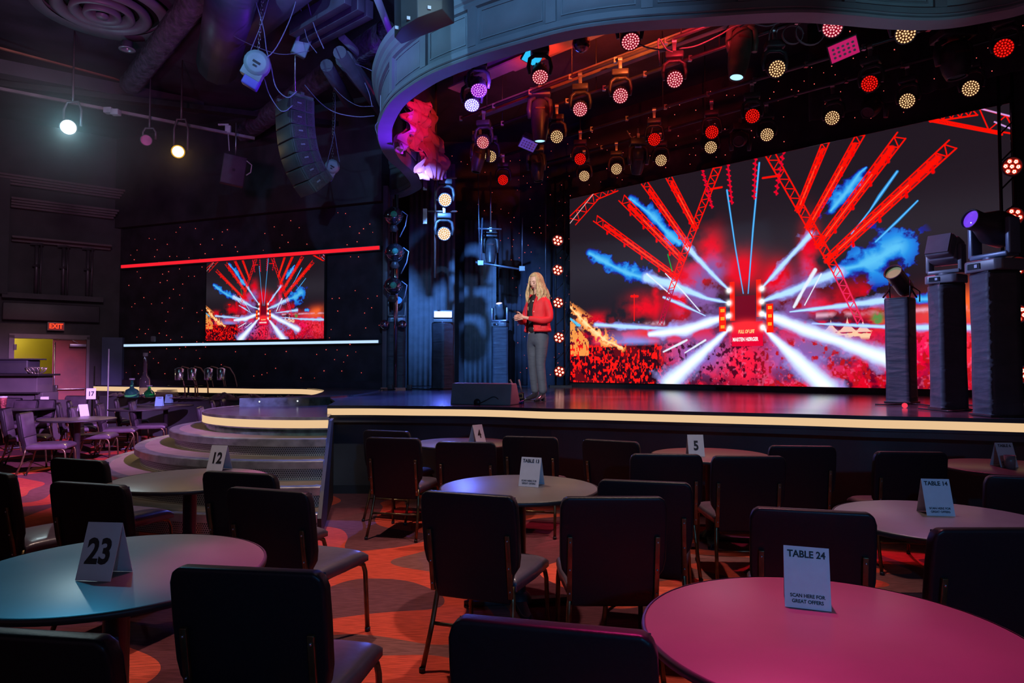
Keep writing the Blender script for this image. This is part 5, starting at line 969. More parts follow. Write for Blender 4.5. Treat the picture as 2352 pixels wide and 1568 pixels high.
# ================================================================= buffet bar behind the runway
BZ = .86; bq = [G(x, y, BZ) for x, y in [(225, 909), (330, 912), (400, 914), (480, 917), (540, 919.5), (585, 921)]]; bq = [(p.x, p.y) for p in bq]
t = thing('buffet_counter', 'grey panelled buffet counter curving behind the small tables', 'counter', (bq[2][0], bq[2][1], 0)); b = MB(); b.sweep(bq, [(0, 0), (0, BZ), (-.10, BZ), (-.10, 0)]); ch(b.build('front_panel', mat('grey_counter_paint', (.11, .125, .14), .6, noise=(2, .1)), None, .01), t)
b = MB(); b.sweep(bq, [(-.08, BZ-.03), (-.08, BZ-.01), (-1.0, BZ-.01), (-1.0, BZ-.03)]); ch(b.build('counter_top', mat('dark_counter_top', (.035, .028, .03), .35, noise=(3, .2))), t)
def crumple(x0, x1, Yoff, lab, seed, hgt=.10):
    rn = random.Random(seed); nu, nv = 60, 10; b = MB(); vs = []
    f = lambda x: G(x, 909+(x-225)*.0345, BZ)
    for j in range(nv+1):
        for i in range(nu+1):
            u, v = i/nu, j/nv; p = f(x0+(x1-x0)*u); a = abs(math.sin(u*31+v*7+seed)+.6*math.sin(u*57-v*11)+.5*math.sin(u*13+v*5+seed*3)); e_ = math.sin(PI*v)**.5*math.sin(PI*min(1, u*12, (1-u)*12)/2)
            vs.append((p.x+.05*math.sin(v*9+u*40), p.y+Yoff+.45*v+.03*math.sin(u*37), BZ+.004+hgt*e_*(.25+.45*a)))
    b.add(vs, [(j*(nu+1)+i, j*(nu+1)+i+1, (j+1)*(nu+1)+i+1, (j+1)*(nu+1)+i) for j in range(nv) for i in range(nu)], True); o = b.build('crumpled_cloth', mat('mauve_black_cloth', (.13, .09, .12), .45, noise=(6, .4))); return tag(o, lab, 'cloth')
crumple(468, 682, .02, 'crumpled dark satin cloth heaped on the right part of the buffet counter', 2, .13); crumple(236, 380, .02, 'crumpled mauve cloth around the green bottles', 5, .08); crumple(382, 462, .05, 'flat crumpled cloth in front of the heat lamps', 7, .05)
def bottle(x, y, hgt, prof, m, lab, Yd=15.6):
    p = D(x, y, Yd); p.z = BZ; b = MB(); b.lathe([(r_*hgt, z*hgt) for r_, z in prof], 24); t = thing('glass_bottle', lab, 'bottle', p); b.build('glass', m, t); b = MB(); r_ = prof[-1][0]*hgt; b.lathe([(0, hgt*1.03), (r_*1.15, hgt*1.03), (r_*1.15, hgt*.95)], 16); b.build('stopper', mat('pale_stopper', (.3, .3, .36), .4, noise=(5, .1)), t)
GLS = lambda n, c: mat(n, c, .05, trans=.85, noise=(3, .2))
bottle(333, 880, .98, [(.10, 0), (.115, .02), (.12, .25), (.118, .40), (.09, .47), (.055, .52), (.04, .60), (.038, .93), (.046, .94), (.046, 1.)], GLS('clear_glass', (.5, .4, .5)), 'giant clear bottle, tallest on the buffet'); bottle(303, 890, .42, [(.30, 0), (.36, .06), (.37, .28), (.28, .42), (.12, .50), (.085, .60), (.08, .92), (.12, .94), (.12, 1.)], GLS('teal_glass', (.08, .5, .45)), 'squat teal glass bottle left of the giant clear one', 15.3); bottle(343, 892, .27, [(.34, 0), (.50, .10), (.48, .35), (.25, .60), (.13, .68), (.13, .90), (.2, 1.)], GLS('green_glass', (.02, .65, .15)), 'squat bright green glass bottle right of the teal one', 15.2)
b = MB()
for k in range(7): b.box((0, 0, .02+k*.025), (.42-.02*k, .30, .012))
o = b.build('tray_stack', mat('tan_tray', (.16, .12, .09), .4, .3, noise=(6, .2)), None, .003); p = D(384, 890, 15.2); o.location = (p.x, p.y, BZ); tag(o, 'stack of bronze trays left of the heat lamps', 'trays')
t = thing('tray', 'flat dark tray on a stand right of the tray stack', 'tray', (p.x+.45, p.y+.05, BZ)); b = MB(); b.lathe([(0, .26), (.40, .27), (.42, .285), (.40, .28)], 28); b.build('plate', BLACKM, t); b = MB(); b.tube([(0, 0, 0), (0, 0, .27)], .02, 8); b.lathe([(0, .0), (.12, .0), (.10, .02)], 16); b.build('stand', BLACKM, t)
def heat_lamp(x, lab):
    p = D(x, 890, 15.0); t = thing('heat_lamp', lab, 'heat lamp', (p.x, p.y, BZ)); b = MB()
    for dx in (-.14, .14): b.lathe([(.095, .0), (.10, .02), (.10, .24), (.03, .27), (0, .27)], 20, Matrix.Translation((dx, 0, .40)))
    b.build('lamp_shade', mat('mirror_shade', (.8, .8, .85), .22, 1., noise=(3, .05)), t); 
    for dx in (-.14, .14): b = MB(); b.M = Matrix.Translation((dx, 0, 0)); b.tube([(0, 0, .62), (.04, .02, .70), (.16, .04, .66), (.26, .06, .50), (.31, .07, .30), (.32, .07, .0)], .016, 8); b.build('curved_arm', mat('copper_tube', (.42, .26, .18), .3, .8, noise=(5, .1)), t)
    for dx in (-.14, .14): b = MB(); b.M = Matrix.Translation((dx+.0, .12, 0)); b.tube([(0, 0, .62), (.0, .0, .60), (.02, 0, .40), (.06, .0, .20), (.07, .0, .0)], .016, 8); b.build('curved_arm', MATS['copper_tube'], t)
    b = MB(); b.box((.12, .05, .012), (.85, .32, .02)); b.build('base_board', mat('tan_board', (.28, .20, .14), .5, noise=(5, .2)), t, .004)
heat_lamp(427, 'left pair of mirror-shaded heat lamps on curved copper arms'); heat_lamp(494, 'right pair of mirror-shaded heat lamps on curved copper arms')
b = MB(); p = D(248, 900, 15.3); b.tube([(p.x, p.y, 0), (p.x, p.y, 1.95)], .014, 8); b.lathe([(0, 0), (.12, 0), (.12, .015), (.0, .02)], 16, Matrix.Translation((p.x, p.y, 0))); tag(b.build('thin_pole', mat('pale_pole', (.45, .48, .5), .4, noise=(5, .1))), 'thin pale pole standing left of the bottles', 'pole')
b = MB(); p = D(352, 778, 16.2); b.box(p, (.10, .07, .13)); tag(b.build('wall_box', mat('grey_box', (.2, .2, .26), .5, noise=(5, .1)), None, .02), 'small grey box on the starry wall just above the white light bar', 'box')
# EXIT sign
p = DWp(126)+DN*.10; t = thing('exit_sign', 'red lit EXIT sign over the door', 'sign', (p.x, p.y, 2.50), math.atan2(-DD.y, -DD.x)); b = MB(); b.box((0, 0, 0), (.34, .05, .20)); b.build('housing', mat('grey_sign_case', (.22, .2, .23), .4, noise=(5, .1)), t, .01)
b = MB(); b.box((0, -.027, 0), (.30, .006, .165)); b.build('face', mat('sign_face', (.12, .02, .02), .4, emit=(.30, .01, .01), es=.5, noise=(5, .1)), t); o = text_mesh('EXIT', .155, glow('exit_red', (1., .06, .02), 1.5), 'lettering', .005, 0, .85); o.parent = t; o.location = (0, -.032, 0); o.rotation_euler = (PI/2, 0, 0)
# bar counter at far left
t = thing('bar_counter', 'mauve-grey bar counter with a low shelf at the far left', 'counter', (-10.8, 14.4, 0)); CTR = mat('mauve_counter', (.12, .095, .115), .6, noise=(3, .12)); a0, a1 = D(-70, 870, 14.4), D(103, 870, 14.55)
b = MB(); b.box(((a0.x+a1.x)/2-.06, 14.65, .68), (a1.x-a0.x, .5, 1.36)); ch(b.build('body', CTR, None, .01), t)
b = MB(); b.box(((a0.x+a1.x)/2, 14.6, 1.38), (a1.x-a0.x+.14, .7, .04)); ch(b.build('counter_top', mat('dark_top', (.03, .025, .03), .3, noise=(3, .2)), None, .008), t); b = MB(); b.box(((a0.x+a1.x)/2+.02, 14.35, 1.0), (a1.x-a0.x+.06, .14, .035)); ch(b.build('shelf', MATS['dark_top'], None, .006), t); b = MB(); b.box((a1.x+.12, 14.6, .42), (.34, .5, .84)); b.box((a1.x+.02, 14.6, .92), (.16, .5, .18)); ch(b.build('side_step', CTR, None, .01), t)
p = D(37, 846, 14.6); t = thing('bus_tub', 'dark grey plastic tub on the bar counter', 'tub', (p.x, p.y, 1.40)); b = MB(); b.prism([(-.38, -.2), (.38, -.2), (.38, .2), (-.38, .2)], 0, .30); b.build('tub', mat('dark_grey_plastic', (.06, .055, .075), .5, noise=(4, .1)), t, .03); b = MB(); b.box((.03, 0, .31), (.92, .48, .03)); b.build('rim', MATS['dark_grey_plastic'], t, .01)
p = D(83, 852, 14.5); b = MB(); rn = random.Random(2)
for k in range(14): a = 2*PI*k/14; b.tube([(.09*math.cos(a), .09*math.sin(a), 0), (.16*math.cos(a+.2), .16*math.sin(a+.2), .06), (.19*math.cos(a), .19*math.sin(a), .13)], .010, 5); b.tube([(.19*math.cos(a), .19*math.sin(a), .13), (.19*math.cos(a+.45), .19*math.sin(a+.45), .13)], .008, 5)
b.lathe([(0, 0), (.10, 0), (.10, .015), (0, .015)], 16); o = b.build('wire_bowl', mat('silver_wire', (.5, .45, .4), .3, .7, noise=(5, .1))); o.location = (p.x, p.y, 1.40); tag(o, 'open wire bowl on the bar counter beside the tub', 'bowl')

# thin haze shaped into balls, giving the two lit audience spotlights a halo
def haze(c, r, dens, lab):
    m = bpy.data.materials.new('thin_haze'); m.use_nodes = True; nt = m.node_tree; nt.nodes.remove(nt.nodes['Principled BSDF']); N = nt.nodes.new; L = nt.links.new
    v = N('ShaderNodeVolumeScatter'); tc = N('ShaderNodeTexCoord'); ln = N('ShaderNodeVectorMath'); ln.operation = 'LENGTH'; L(tc.outputs['Object'], ln.inputs[0])
    mr = N('ShaderNodeMapRange'); mr.inputs['From Min'].default_value = 0; mr.inputs['From Max'].default_value = r; mr.inputs['To Min'].default_value = dens; mr.inputs['To Max'].default_value = 0; L(ln.outputs['Value'], mr.inputs['Value']); L(mr.outputs[0], v.inputs['Density']); L(v.outputs[0], nt.nodes['Material Output'].inputs['Volume'])
    b = MB(); b.ball((0, 0, 0), r, 20); o = b.build('haze', m); o.location = c; return tag(o, lab, 'haze', kind='stuff')
haze(D(157, 292, 11.0), 1.6, .16, 'ball of thin haze giving the blazing white spotlight its halo')
haze(D(409, 348, 12.1), .9, .12, 'ball of thin haze giving the yellow-rimmed spotlight its halo')
# ================================================================= chairs
def make_chair():
    """banquet chair, front towards local +Y, seat centre over the origin"""
    t = thing('banquet_chair', 'x', 'chair')
    lean = lambda z: -.225-(z-.40)*.16                 # plane of the backrest
    rows = [(.355, .200), (.40, .208), (.46, .212), (.50, .222), (.545, .252), (.60, .262), (.75, .264), (.86, .262), (.895, .252), (.912, .228)]
    b = MB(); front = []; back = []
    out = [(-w_, z) for z, w_ in rows]+[(w_, z) for z, w_ in rows[::-1]]
    vs = [(x, lean(z)+.026, z) for x, z in out]+[(x, lean(z)-.030, z) for x, z in out]; n = len(out)
    b.add(vs, [tuple(range(n)), tuple(range(n, 2*n))[::-1]]+[(k, (k+1) % n, n+(k+1) % n, n+k) for k in range(n)])
    b.build('backrest', BLACKV, t, .016, 3)
    def pad(name, z0, z1, w0, w1, par, bulge=.022):
        b = MB(); nu, nv = 12, 8; vs = []
        for j in range(nv+1):
            for i in range(nu+1):
                u, v = i/nu*2-1, j/nv*2-1; z = (z0+z1)/2+v*(z1-z0)/2; w_ = w0+(w1-w0)*(v+1)/2; e_ = (1-abs(u)**5)*(1-abs(v)**4); vs.append((u*w_, lean(z)+.027+bulge*e_, z))
        b.add(vs, [(j*(nu+1)+i, j*(nu+1)+i+1, (j+1)*(nu+1)+i+1, (j+1)*(nu+1)+i) for j in range(nv) for i in range(nu)], True); return b.build(name, VINYLF, par)
    pad('back_cushion', .585, .90, .245, .245, t); pad('lumbar_cushion', .42, .575, .195, .235, t)
    b = MB(); nu, nv = 14, 14; vs = []; vb = []
    for j in range(nv+1):
        for i in range(nu+1):
            u, v = math.sin(PI/2*(i/nu*2-1)), math.sin(PI/2*(j/nv*2-1)); e_ = max(0, (1-abs(u)**8)*(1-abs(v)**8))
            x = u*(.245-.02*(v < 0)*abs(v)); y = .035+v*.245; vs.append((x, y, .455+.028*e_**.45+.012*(1-u*u)*(1-v*v)-.014*max(0, v-.8)*5)); vb.append((x*(1-.0*e_), y, .412-.004*e_))
    N_ = (nu+1)*(nv+1); q = [(j*(nu+1)+i, j*(nu+1)+i+1, (j+1)*(nu+1)+i+1, (j+1)*(nu+1)+i) for j in range(nv) for i in range(nu)]
    rim = [i for i in range(nu+1)]+[(j)*(nu+1)+nu for j in range(1, nv+1)]+[nv*(nu+1)+i for i in range(nu-1, -1, -1)]+[j*(nu+1) for j in range(nv-1, 0, -1)]
    b.add(vs+vb, q+[tuple(N_+k for k in f[::-1]) for f in q]+[(rim[k], N_+rim[k], N_+rim[(k+1) % len(rim)], rim[(k+1) % len(rim)]) for k in range(len(rim))], True); b.build('seat', VINYLF, t)
    b = MB(); b.tube([(-.215, -.20, .415), (-.215, .20, .415)], .013, 6); b.tube([(.215, -.20, .415), (.215, .20, .415)], .013, 6); b.tube([(-.215, .22, .415), (.215, .22, .415)], .013, 6); b.tube([(-.215, -.2, .415), (.215, -.2, .415)], .013, 6); b.build('seat_frame', BRONZE, t)
    for s_ in (-1, 1):
        b = MB(); b.tube([(s_*.222, .10, .415), (s_*.228, .20, .414), (s_*.232, .245, .395), (s_*.235, .262, .35), (s_*.24, .285, .0)], .0135, 8); b.build('leg', BRONZE, t)
        b = MB(); b.tube([(s_*.205, -.215, .44), (s_*.212, -.225, .36), (s_*.222, -.26, .22), (s_*.236, -.345, .0)], .0135, 8); b.build('leg', BRONZE, t)
        b = MB(); L_ = .30; z0, z1 = .39, .72; m_ = (z0+z1)/2; b.box((s_*.215, lean(m_)-.040, m_), (.024, .016, z1-z0), Euler((math.atan(.16), 0, 0)).to_matrix()); u_ = b.build('back_upright', BRONZE, t, .003)
        for z in (.43, .55, .69): b = MB(); b.ball((s_*.215, lean(z)-.049, z), .006, 6); b.build('bolt', STEEL, u_)
    b = MB(); b.tube([(-.222, -.26, .22), (.222, -.26, .22)], .010, 8); b.build('stretcher', BRONZE, t)
    for x_, y_ in ((-.236, -.345), (.236, -.345), (-.24, .285), (.24, .285)): b = MB(); b.lathe([(0, 0), (.016, 0), (.017, .022), (.014, .024)], 8, Matrix.Translation((x_, y_, 0))); b.build('foot_cap', TBLACK, t)
    return t
VINYLF = mat('dark_plum_vinyl', (.095, .068, .095), .30, noise=(9, .15), bump=(25., .12))
chair0 = make_chair(); chair_used = []
def chair(x, y, rz, label, group):
    r = dup(chair0, (x, y, 0), rz, label, group); chair_used.append(r); return r
def chair_top(xl, yl, xr, yr, label, group, rz=None, dx=0., dy=0.):
    """place by the surveyed ends of the back's top edge"""
    a, b_ = G(xl, yl, .905), G(xr, yr, .905); m = (a+b_)/2; d = b_-a; r_ = math.atan2(d.y, d.x) if rz is None else rz; r_ = max(-.5, min(.5, r_)) if rz is None else r_
    off = Vector((-math.sin(r_), math.cos(r_)))*.306
    return chair(m.x+off.x+dx, m.y+off.y+dy, r_, label, group)
GF = 'chairs round the front tables'; GM = 'chairs along the stage front'; GL = 'chairs in the far left section'
for xl, yl, xr, yr, lab, g in [
    (-118, 1072, 84, 1099, 'chair cut by the left edge behind table 23, pink rim along its back', GF),
    (123, 1107, 291, 1117, 'chair with pink and blue rim between tables 23 and 12', GF),
    (130, 1053, 236, 1060, 'chair left of table 12 nearest the lowest stair step', GF),
    (461, 1082, 645, 1092, 'chair directly behind the 12 card side of table 12, back towards us', GF),
    (523, 1119, 717, 1133, 'chair right of table 23 with its plum seat showing', GF),
    (397, 1301, 752, 1317, 'nearest big chair left of centre, overlapping the right side of table 23', GF),
    (-130, 1444, 220, 1466, 'chair back at the bottom left corner in front of table 23', GF),
    (1027, 1416, 1519, 1461, 'nearest chair at the bottom centre of the photo, in front of table 24', GF),
    (965, 1127, 1192, 1143, 'chair at the near left of table 13', GF),
    (1283, 1143, 1535, 1143, 'chair at the near right of table 13 with a blue glint at its side', GF),
    (1374, 1102, 1589, 1111, 'chair right of table 13, half hidden by the near right one', GF),
    (833, 988, 944, 992, 'hindmost chair left of table 4, only its top edge showing', GM),
    (842, 1005, 965, 1008, 'chair with pale legs left of table 4', GM),
    (1000, 1015, 1140, 1017, 'chair directly in front of table 4', GM),
    (1161, 1002, 1275, 1005, 'chair right of table 4', GM),
    (1339, 1008, 1469, 1017, 'chair left of table 5', GM),
    (1446, 1043, 1614, 1045, 'chair in front of table 5 on the left of its post', GM),
    (1633, 1048, 1805, 1049, 'chair in front of table 5 on the right of its post', GM),
    (1765, 1024, 1920, 1026, 'chair right of table 5 near the stage panel', GM),
    (2004, 1038, 2178, 1040, 'chair between table 5 and table 6, behind table 14', GM),
    (2297, 1094, 2470, 1102, 'chair cut by the right edge behind table 14', GM),
    (1733, 1166, 2001, 1180, 'chair left of table 14 and behind the TABLE 24 card', GF),
    (2136, 1216, 2440, 1216, 'large chair cut by the right edge in front of table 14', GF)]:
    chair_top(xl, yl, xr, yr, lab, g)
# far left: surveyed middle of the back's top edge, heading in degrees (0 = facing the stage, -90 = facing right)
for x, y, hd_, lab in [(12, 938, -65, 'purple-lit chair at the left edge facing right, nearest the far left aisle'), (56, 948, -72, 'yellow-rimmed chair facing right, left of the amber-lit round table'), (170, 935, -74, 'chair with a yellow-lit top edge right behind the amber-lit round table'), (228, 927, -68, 'chair with a blue-lit seat back right of the amber-lit round table'),
    (266, 917, -62, 'purple chair left of the pair of blue-lit cards, left one of two alike'), (302, 922, -68, 'purple chair directly below the pair of blue-lit cards'), (133, 926, -60, 'chair half hidden behind the amber-lit round table, facing right'), (220, 915, -58, 'chair peeping up behind the folded card of the amber-lit table'), (158, 921, -60, 'chair back seen just left of the folded card on the amber-lit table'),
    (62, 919, 170, 'chair facing us behind the left-edge table, left of the folded white card'), (101, 918, 172, 'chair facing us behind the left-edge table, under the folded white card'), (27, 914, 168, 'farthest chair at the left edge, beside the paper cup'), (177, 909, 176, 'small far chair facing us in front of the red door'),
    (459, 935, -72, 'bright blue-lit chair beside the stair, nearest of the four there'), (487, 921, -68, 'blue-lit chair beside the glowing stair tier, third from the buffet'), (511, 916, -76, 'purple chair top peeping over the stair next to the blue-lit pair'), (559, 922, -82, 'far chair top peeping over the glowing stair tier')]:
    p = G(x, y, .905); r_ = R(hd_); chair(p.x-math.sin(r_)*.306, p.y+math.cos(r_)*.306, r_, lab, GL)
remove_tree(chair0)
# ================================================================= tables and cards
def make_table():
    t = thing('round_table', 'x', 'table'); b = MB(); b.lathe([(0, .742), (.50, .742), (.512, .744), (.512, .750), (.512, .760), (.508, .7615), (0, .7615)], 72); b.build('tabletop', TABLET, t)
    b = MB(); b.lathe([(.512, .735), (.520, .738), (.522, .75), (.520, .760), (.512, .7625)], 72); b.build('edge_band', TBLACK, t)
    b = MB(); b.lathe([(.045, .02), (.045, .70), (.05, .70), (.12, .725), (.12, .74), (0, .742)], 24); b.build('column', BLACKM, t)
    b = MB()
    for k in range(4):
        a = PI/4+k*PI/2; b.M = Matrix.Rotation(a, 4, 'Z'); b.prism([(.0, -.04), (.30, -.03), (.36, 0), (.30, .03), (0, .04)], .012, .045); b.lathe([(0, 0), (.03, 0), (.03, .012)], 10, Matrix.Translation((.33, 0, 0)))
    b.lathe([(.09, .03), (.07, .07), (.045, .09)], 20); b.build('base', BLACKM, t, .004); return t
tab0 = make_table()
LEG = mat('steel_table_column', (.35, .33, .36), .25, .8, noise=(5, .1))
def table(x, y, lab, g='round tables', z=.762):
    p = G(x, y, z); r = dup(tab0, (p.x, p.y, 0), rnd.random(), lab, g); sc = 1.06 if y > 1250 else 1.; r.scale = (sc, sc, 1); return r
for x, y, lab in [(270, 1303, 'round table 23 with a teal-lit top at the near left'), (437, 1099, 'round table 12 in front of the stair'), (1192, 1118, 'round table 13 in the middle with a blue-lit left rim'), (1064, 1016, 'round table 4 at the stage front'), (1631, 1043, 'round table 5 at the stage front'), (1909, 1453, 'big magenta-lit round table 24 at the bottom right'), (2165, 1192, 'round table 14 at the right with a lilac top'), (2325, 1072, 'round table 6 cut by the right edge'), (178, 961, 'nearest round table of the far left section, amber-lit'), (381, 930, 'round table against the buffet counter'), (320, 938, 'dark round table edge-on with the blue-lit card of table 15'), (60, 937, 'round table at the left edge holding the paper cup')]: table(x, y, lab)
remove_tree(tab0)
def card(x, y, rz, lab, lines, front=None, z=.763, wd=.14, hgt=.185, spread=.125, nm='table_card'):
    """folded tent card, numbered face towards local -Y; (x, y) is its foot in the survey"""
    p = G(x, y, z); t = thing(nm, lab, 'table card', (p.x, p.y, z), rz); b = MB(); hs = spread/2; th = .0022
    b.add([(-wd/2, -hs, 0), (wd/2, -hs, 0), (wd/2, 0, hgt), (-wd/2, 0, hgt), (-wd/2, hs, 0), (wd/2, hs, 0), (-wd/2, -hs+th, 0), (wd/2, -hs+th, 0), (wd/2, 0, hgt-.005), (-wd/2, 0, hgt-.005), (-wd/2, hs-th, 0), (wd/2, hs-th, 0)],
          [(0, 1, 2, 3), (3, 2, 5, 4), (7, 6, 9, 8), (8, 9, 10, 11), (0, 3, 9, 6), (3, 4, 10, 9), (1, 7, 8, 2), (2, 8, 11, 5), (0, 6, 7, 1), (4, 5, 11, 10)]); b.build('card', front or CARD, t)
    al = math.atan2(hs, hgt)
    for txt, sz, v, bold, sx in lines:
        o = text_mesh(txt, sz, INK, 'printed_text', bold*sz, 0, sx); o.parent = t; f = v; o.location = (0, -hs*(1-f)-.0012, hgt*f); o.rotation_euler = (PI/2-al, 0, 0)
    return t
num = lambda s, z=.115: [(s, z, .48, .035, .80)]
def tbl(n): return [('TABLE '+n, .031, .87, .03, .92), ('SCAN HERE FOR', .0155, .20, .03, .92), ('GREAT OFFERS', .0155, .11, .03, .92)]
CARDB = mat('blue_lit_card', (.22, .50, .68), .55, noise=(20, .04)); CARDD = mat('slate_blue_lit_card', (.14, .24, .48), .55, noise=(20, .04))  # white card stock, with the blue light put into its colour
card(240, 1322, R(-6), 'card printed 23 on the teal-lit table', num('23', .125), CARD, wd=.14, hgt=.20); card(504, 1078, R(-14), 'card printed 12 in front of the stair', num('12', .115)); card(1096, 1016, R(48), 'card printed 4 on the stage-front table', num('4'))
card(1597, 1046, R(-2), 'blue-lit card printed 5', num('5'), CARD); card(1221, 1114, R(-22), 'white card printed TABLE 13 on the middle table with the blue rim', tbl('13')); card(2149, 1179, R(-8), 'card printed TABLE 14 on the lilac table at right', tbl('14'), CARD); card(1853, 1384, R(-20), 'big card printed TABLE 24 on the magenta-lit table', tbl('24'), CARD); card(2306, 1070, R(0), 'card printed TABLE 6 behind the small clear tumbler', tbl('6'), CARD)
card(190, 955, R(60), 'folded card on the nearest far left table', []); card(366, 932, R(10), 'left of the two blue-lit cards by the buffet counter', [('TABLE', .03, .86, .03, .9)], CARDB); card(388, 925, R(8), 'right of the two blue-lit cards by the buffet counter', [('TABLE', .03, .86, .03, .9)], CARDB); card(102, 932, R(40), 'folded white card on the table with the paper cup', []); card(209, 916, R(30), 'card printed 17 in front of the red door', num('17'), None, .99)
p = G(2320, 1075, .763); t = thing('tumbler', 'small clear plastic tumbler by the TABLE 6 card', 'glass', (p.x, p.y, .763)); b = MB(); b.lathe([(0, 0), (.034, 0), (.040, .10), (.037, .10), (.031, .008), (0, .008)], 20); b.build('cup', mat('frosted_plastic', (.55, .5, .52), .25, trans=.6, noise=(9, .1)), t)
p = G(7, 937, .763); t = thing('paper_cup', 'red and white patterned paper cup at the left edge', 'cup', (p.x, p.y, .763)); b = MB(); b.lathe([(0, 0), (.045, 0), (.062, .20), (.066, .205), (.06, .21), (0, .21)], 24); b.build('cup', mat('red_white_print', (.5, .12, .12), .5, noise=(30, .9)), t); b = MB(); b.lathe([(.066, .20), (.068, .225), (.0, .23)], 24); b.build('lid', CARD, t)
p = G(1706, 1330, .35); b = MB(); b.box((0, 0, 0), (.06, .16, .12)); o = b.build('phone_case', mat('red_glossy_case', (.5, .01, .03), .2, noise=(5, .1)), None, .01); o.location = (p.x, p.y, .45+.06); o.rotation_euler = (0, .3, .4)
bpy.data.objects.remove(o)
# ================================================================= the speaker on the stage
SKIN = mat('skin', (.62, .36, .27), .5, noise=(12, .06)); JACK = mat('red_jacket_wool', (.62, .012, .022), .7, noise=(9, .12), bump=(90., .15)); PANT = mat('slate_trousers', (.055, .068, .10), .75, noise=(6, .12), bump=((9., 9., 26.), .4, .02)); TOPM = mat('black_top', (.014, .014, .018), .8, noise=(5, .2)); BOOT = mat('black_patent_boot', (.02, .02, .028), .12, noise=(5, .2), coat=.6)
pw = G(1234, 921, S); person = thing('person', 'woman in red jacket and grey trousers talking on the stage, hands together', 'person', pw, R(-48))
# local frame: she faces -Y, her left hand is at +X
def skin_mesh(chains, name, m, parent, sub=2):
    """chains: lists of ((x, y, z), radius or (rx, ry)); the first point of a chain may repeat an earlier point to branch from it"""
    me = bpy.data.meshes.new(name); vs = []; es = []; rs = []; idx = {}
    for c in chains:
        prev = None
        for p, r in c:
            k = tuple(round(a, 4) for a in p)
            if k not in idx: idx[k] = len(vs); vs.append(p); rs.append(r if isinstance(r, tuple) else (r, r))
            if prev is not None: es.append((prev, idx[k]))
            prev = idx[k]
    me.from_pydata(vs, es, []); o = bpy.data.objects.new(name, me); scn.collection.objects.link(o)
    md = o.modifiers.new('skin', 'SKIN'); md.use_smooth_shade = True; sv = me.skin_vertices[0].data
    for i, r in enumerate(rs): sv[i].radius = r
    seen = set()
    adj = {i: [] for i in range(len(vs))}
    for a, b_ in es: adj[a].append(b_); adj[b_].append(a)
    for i in range(len(vs)):
        if i in seen: continue
        sv[i].use_root = True; st_ = [i]
        while st_:
            j = st_.pop()
            if j in seen: continue
            seen.add(j); st_ += adj[j]
    s2 = o.modifiers.new('sub', 'SUBSURF'); s2.levels = s2.render_levels = sub
    bpy.context.view_layer.update(); me2 = bpy.data.meshes.new_from_object(o.evaluated_get(bpy.context.evaluated_depsgraph_get())); bpy.data.objects.remove(o)
    me2.materials.clear(); me2.materials.append(m); r = bpy.data.objects.new(name, me2); scn.collection.objects.link(r); r.parent = parent
    for p in me2.polygons: p.use_smooth = True
    return r
def loft(rings, n=28, cap=True):
    """rings: (cx, cy, cz, rx, ry[, tiltx])"""
    b = MB(); vs = []
    for rg in rings:
        cx, cy, cz, rx, ry = rg[:5]; tl = rg[5] if len(rg) > 5 else 0
        for k in range(n): a = 2*PI*k/n; x, y = rx*math.cos(a), ry*math.sin(a); vs.append((cx+x, cy+y, cz+tl*y))
    b.add(vs, [(i*n+k, i*n+(k+1) % n, (i+1)*n+(k+1) % n, (i+1)*n+k) for i in range(len(rings)-1) for k in range(n)], True)
    if cap: b.add(vs[:n], [tuple(range(n))[::-1]]); b.add(vs[-n:], [tuple(range(n))])
    return b
HPX = [.0, .01]
# body under the clothes: one skinned figure, pelvis first
ch_ = [[((0, .01, .93), (.13, .10)), ((0, .0, 1.06), (.11, .085)), ((0, -.005, 1.20), (.125, .09)), ((0, .01, 1.34), (.12, .08)), ((0, .012, 1.42), (.06, .05)), ((0, -.005, 1.47), .044), ((0, -.02, 1.53), .05)],
       [((0, .01, 1.34), (.12, .08)), ((.135, .015, 1.335), .048), ((.205, .02, 1.20), .030), ((.222, -.02, 1.08), .026), ((.15, -.17, 1.078), .026), ((.055, -.285, 1.105), .024), ((.030, -.315, 1.112), (.018, .028))],
       [((0, .01, 1.34), (.12, .08)), ((-.135, .015, 1.335), .048), ((-.205, .0, 1.20), .030), ((-.212, -.05, 1.08), .026), ((-.13, -.19, 1.08), .026), ((-.045, -.29, 1.10), .024), ((-.022, -.318, 1.108), (.018, .028))],
       [((0, .01, .93), (.13, .10)), ((.085, .0, .85), .085), ((.085, -.03, .52), .055), ((.09, -.0, .30), .048), ((.09, .03, .10), .036)],
       [((0, .01, .93), (.13, .10)), ((-.085, .0, .85), .085), ((-.095, .0, .52), .055), ((-.11, .05, .30), .048), ((-.12, .09, .10), .036)]]
# fingers, hands pressed loosely together pointing forward and down
for s_ in (-1, 1):
    for k in range(4):
        x = s_*(.022); z = 1.150-.020*k; y0 = -.335; ln = [.068, .078, .074, .058][k]; ch_.append([((s_*.040, -.288, 1.118-.010*k), .015), ((x+s_*.002, -.318, z-.006), .0125), ((x, y0-.005, z-.012), .0105), ((x-s_*.003, y0-ln*.5, z-.016), .0085), ((x-s_*.010, y0-ln, z-.030), .0065)])
    ch_.append([((s_*.028, -.315, 1.135), .011), ((s_*.022, -.345, 1.165), .0095), ((s_*.010, -.372, 1.178), .0075)])
body = skin_mesh(ch_, 'body', SKIN, person)
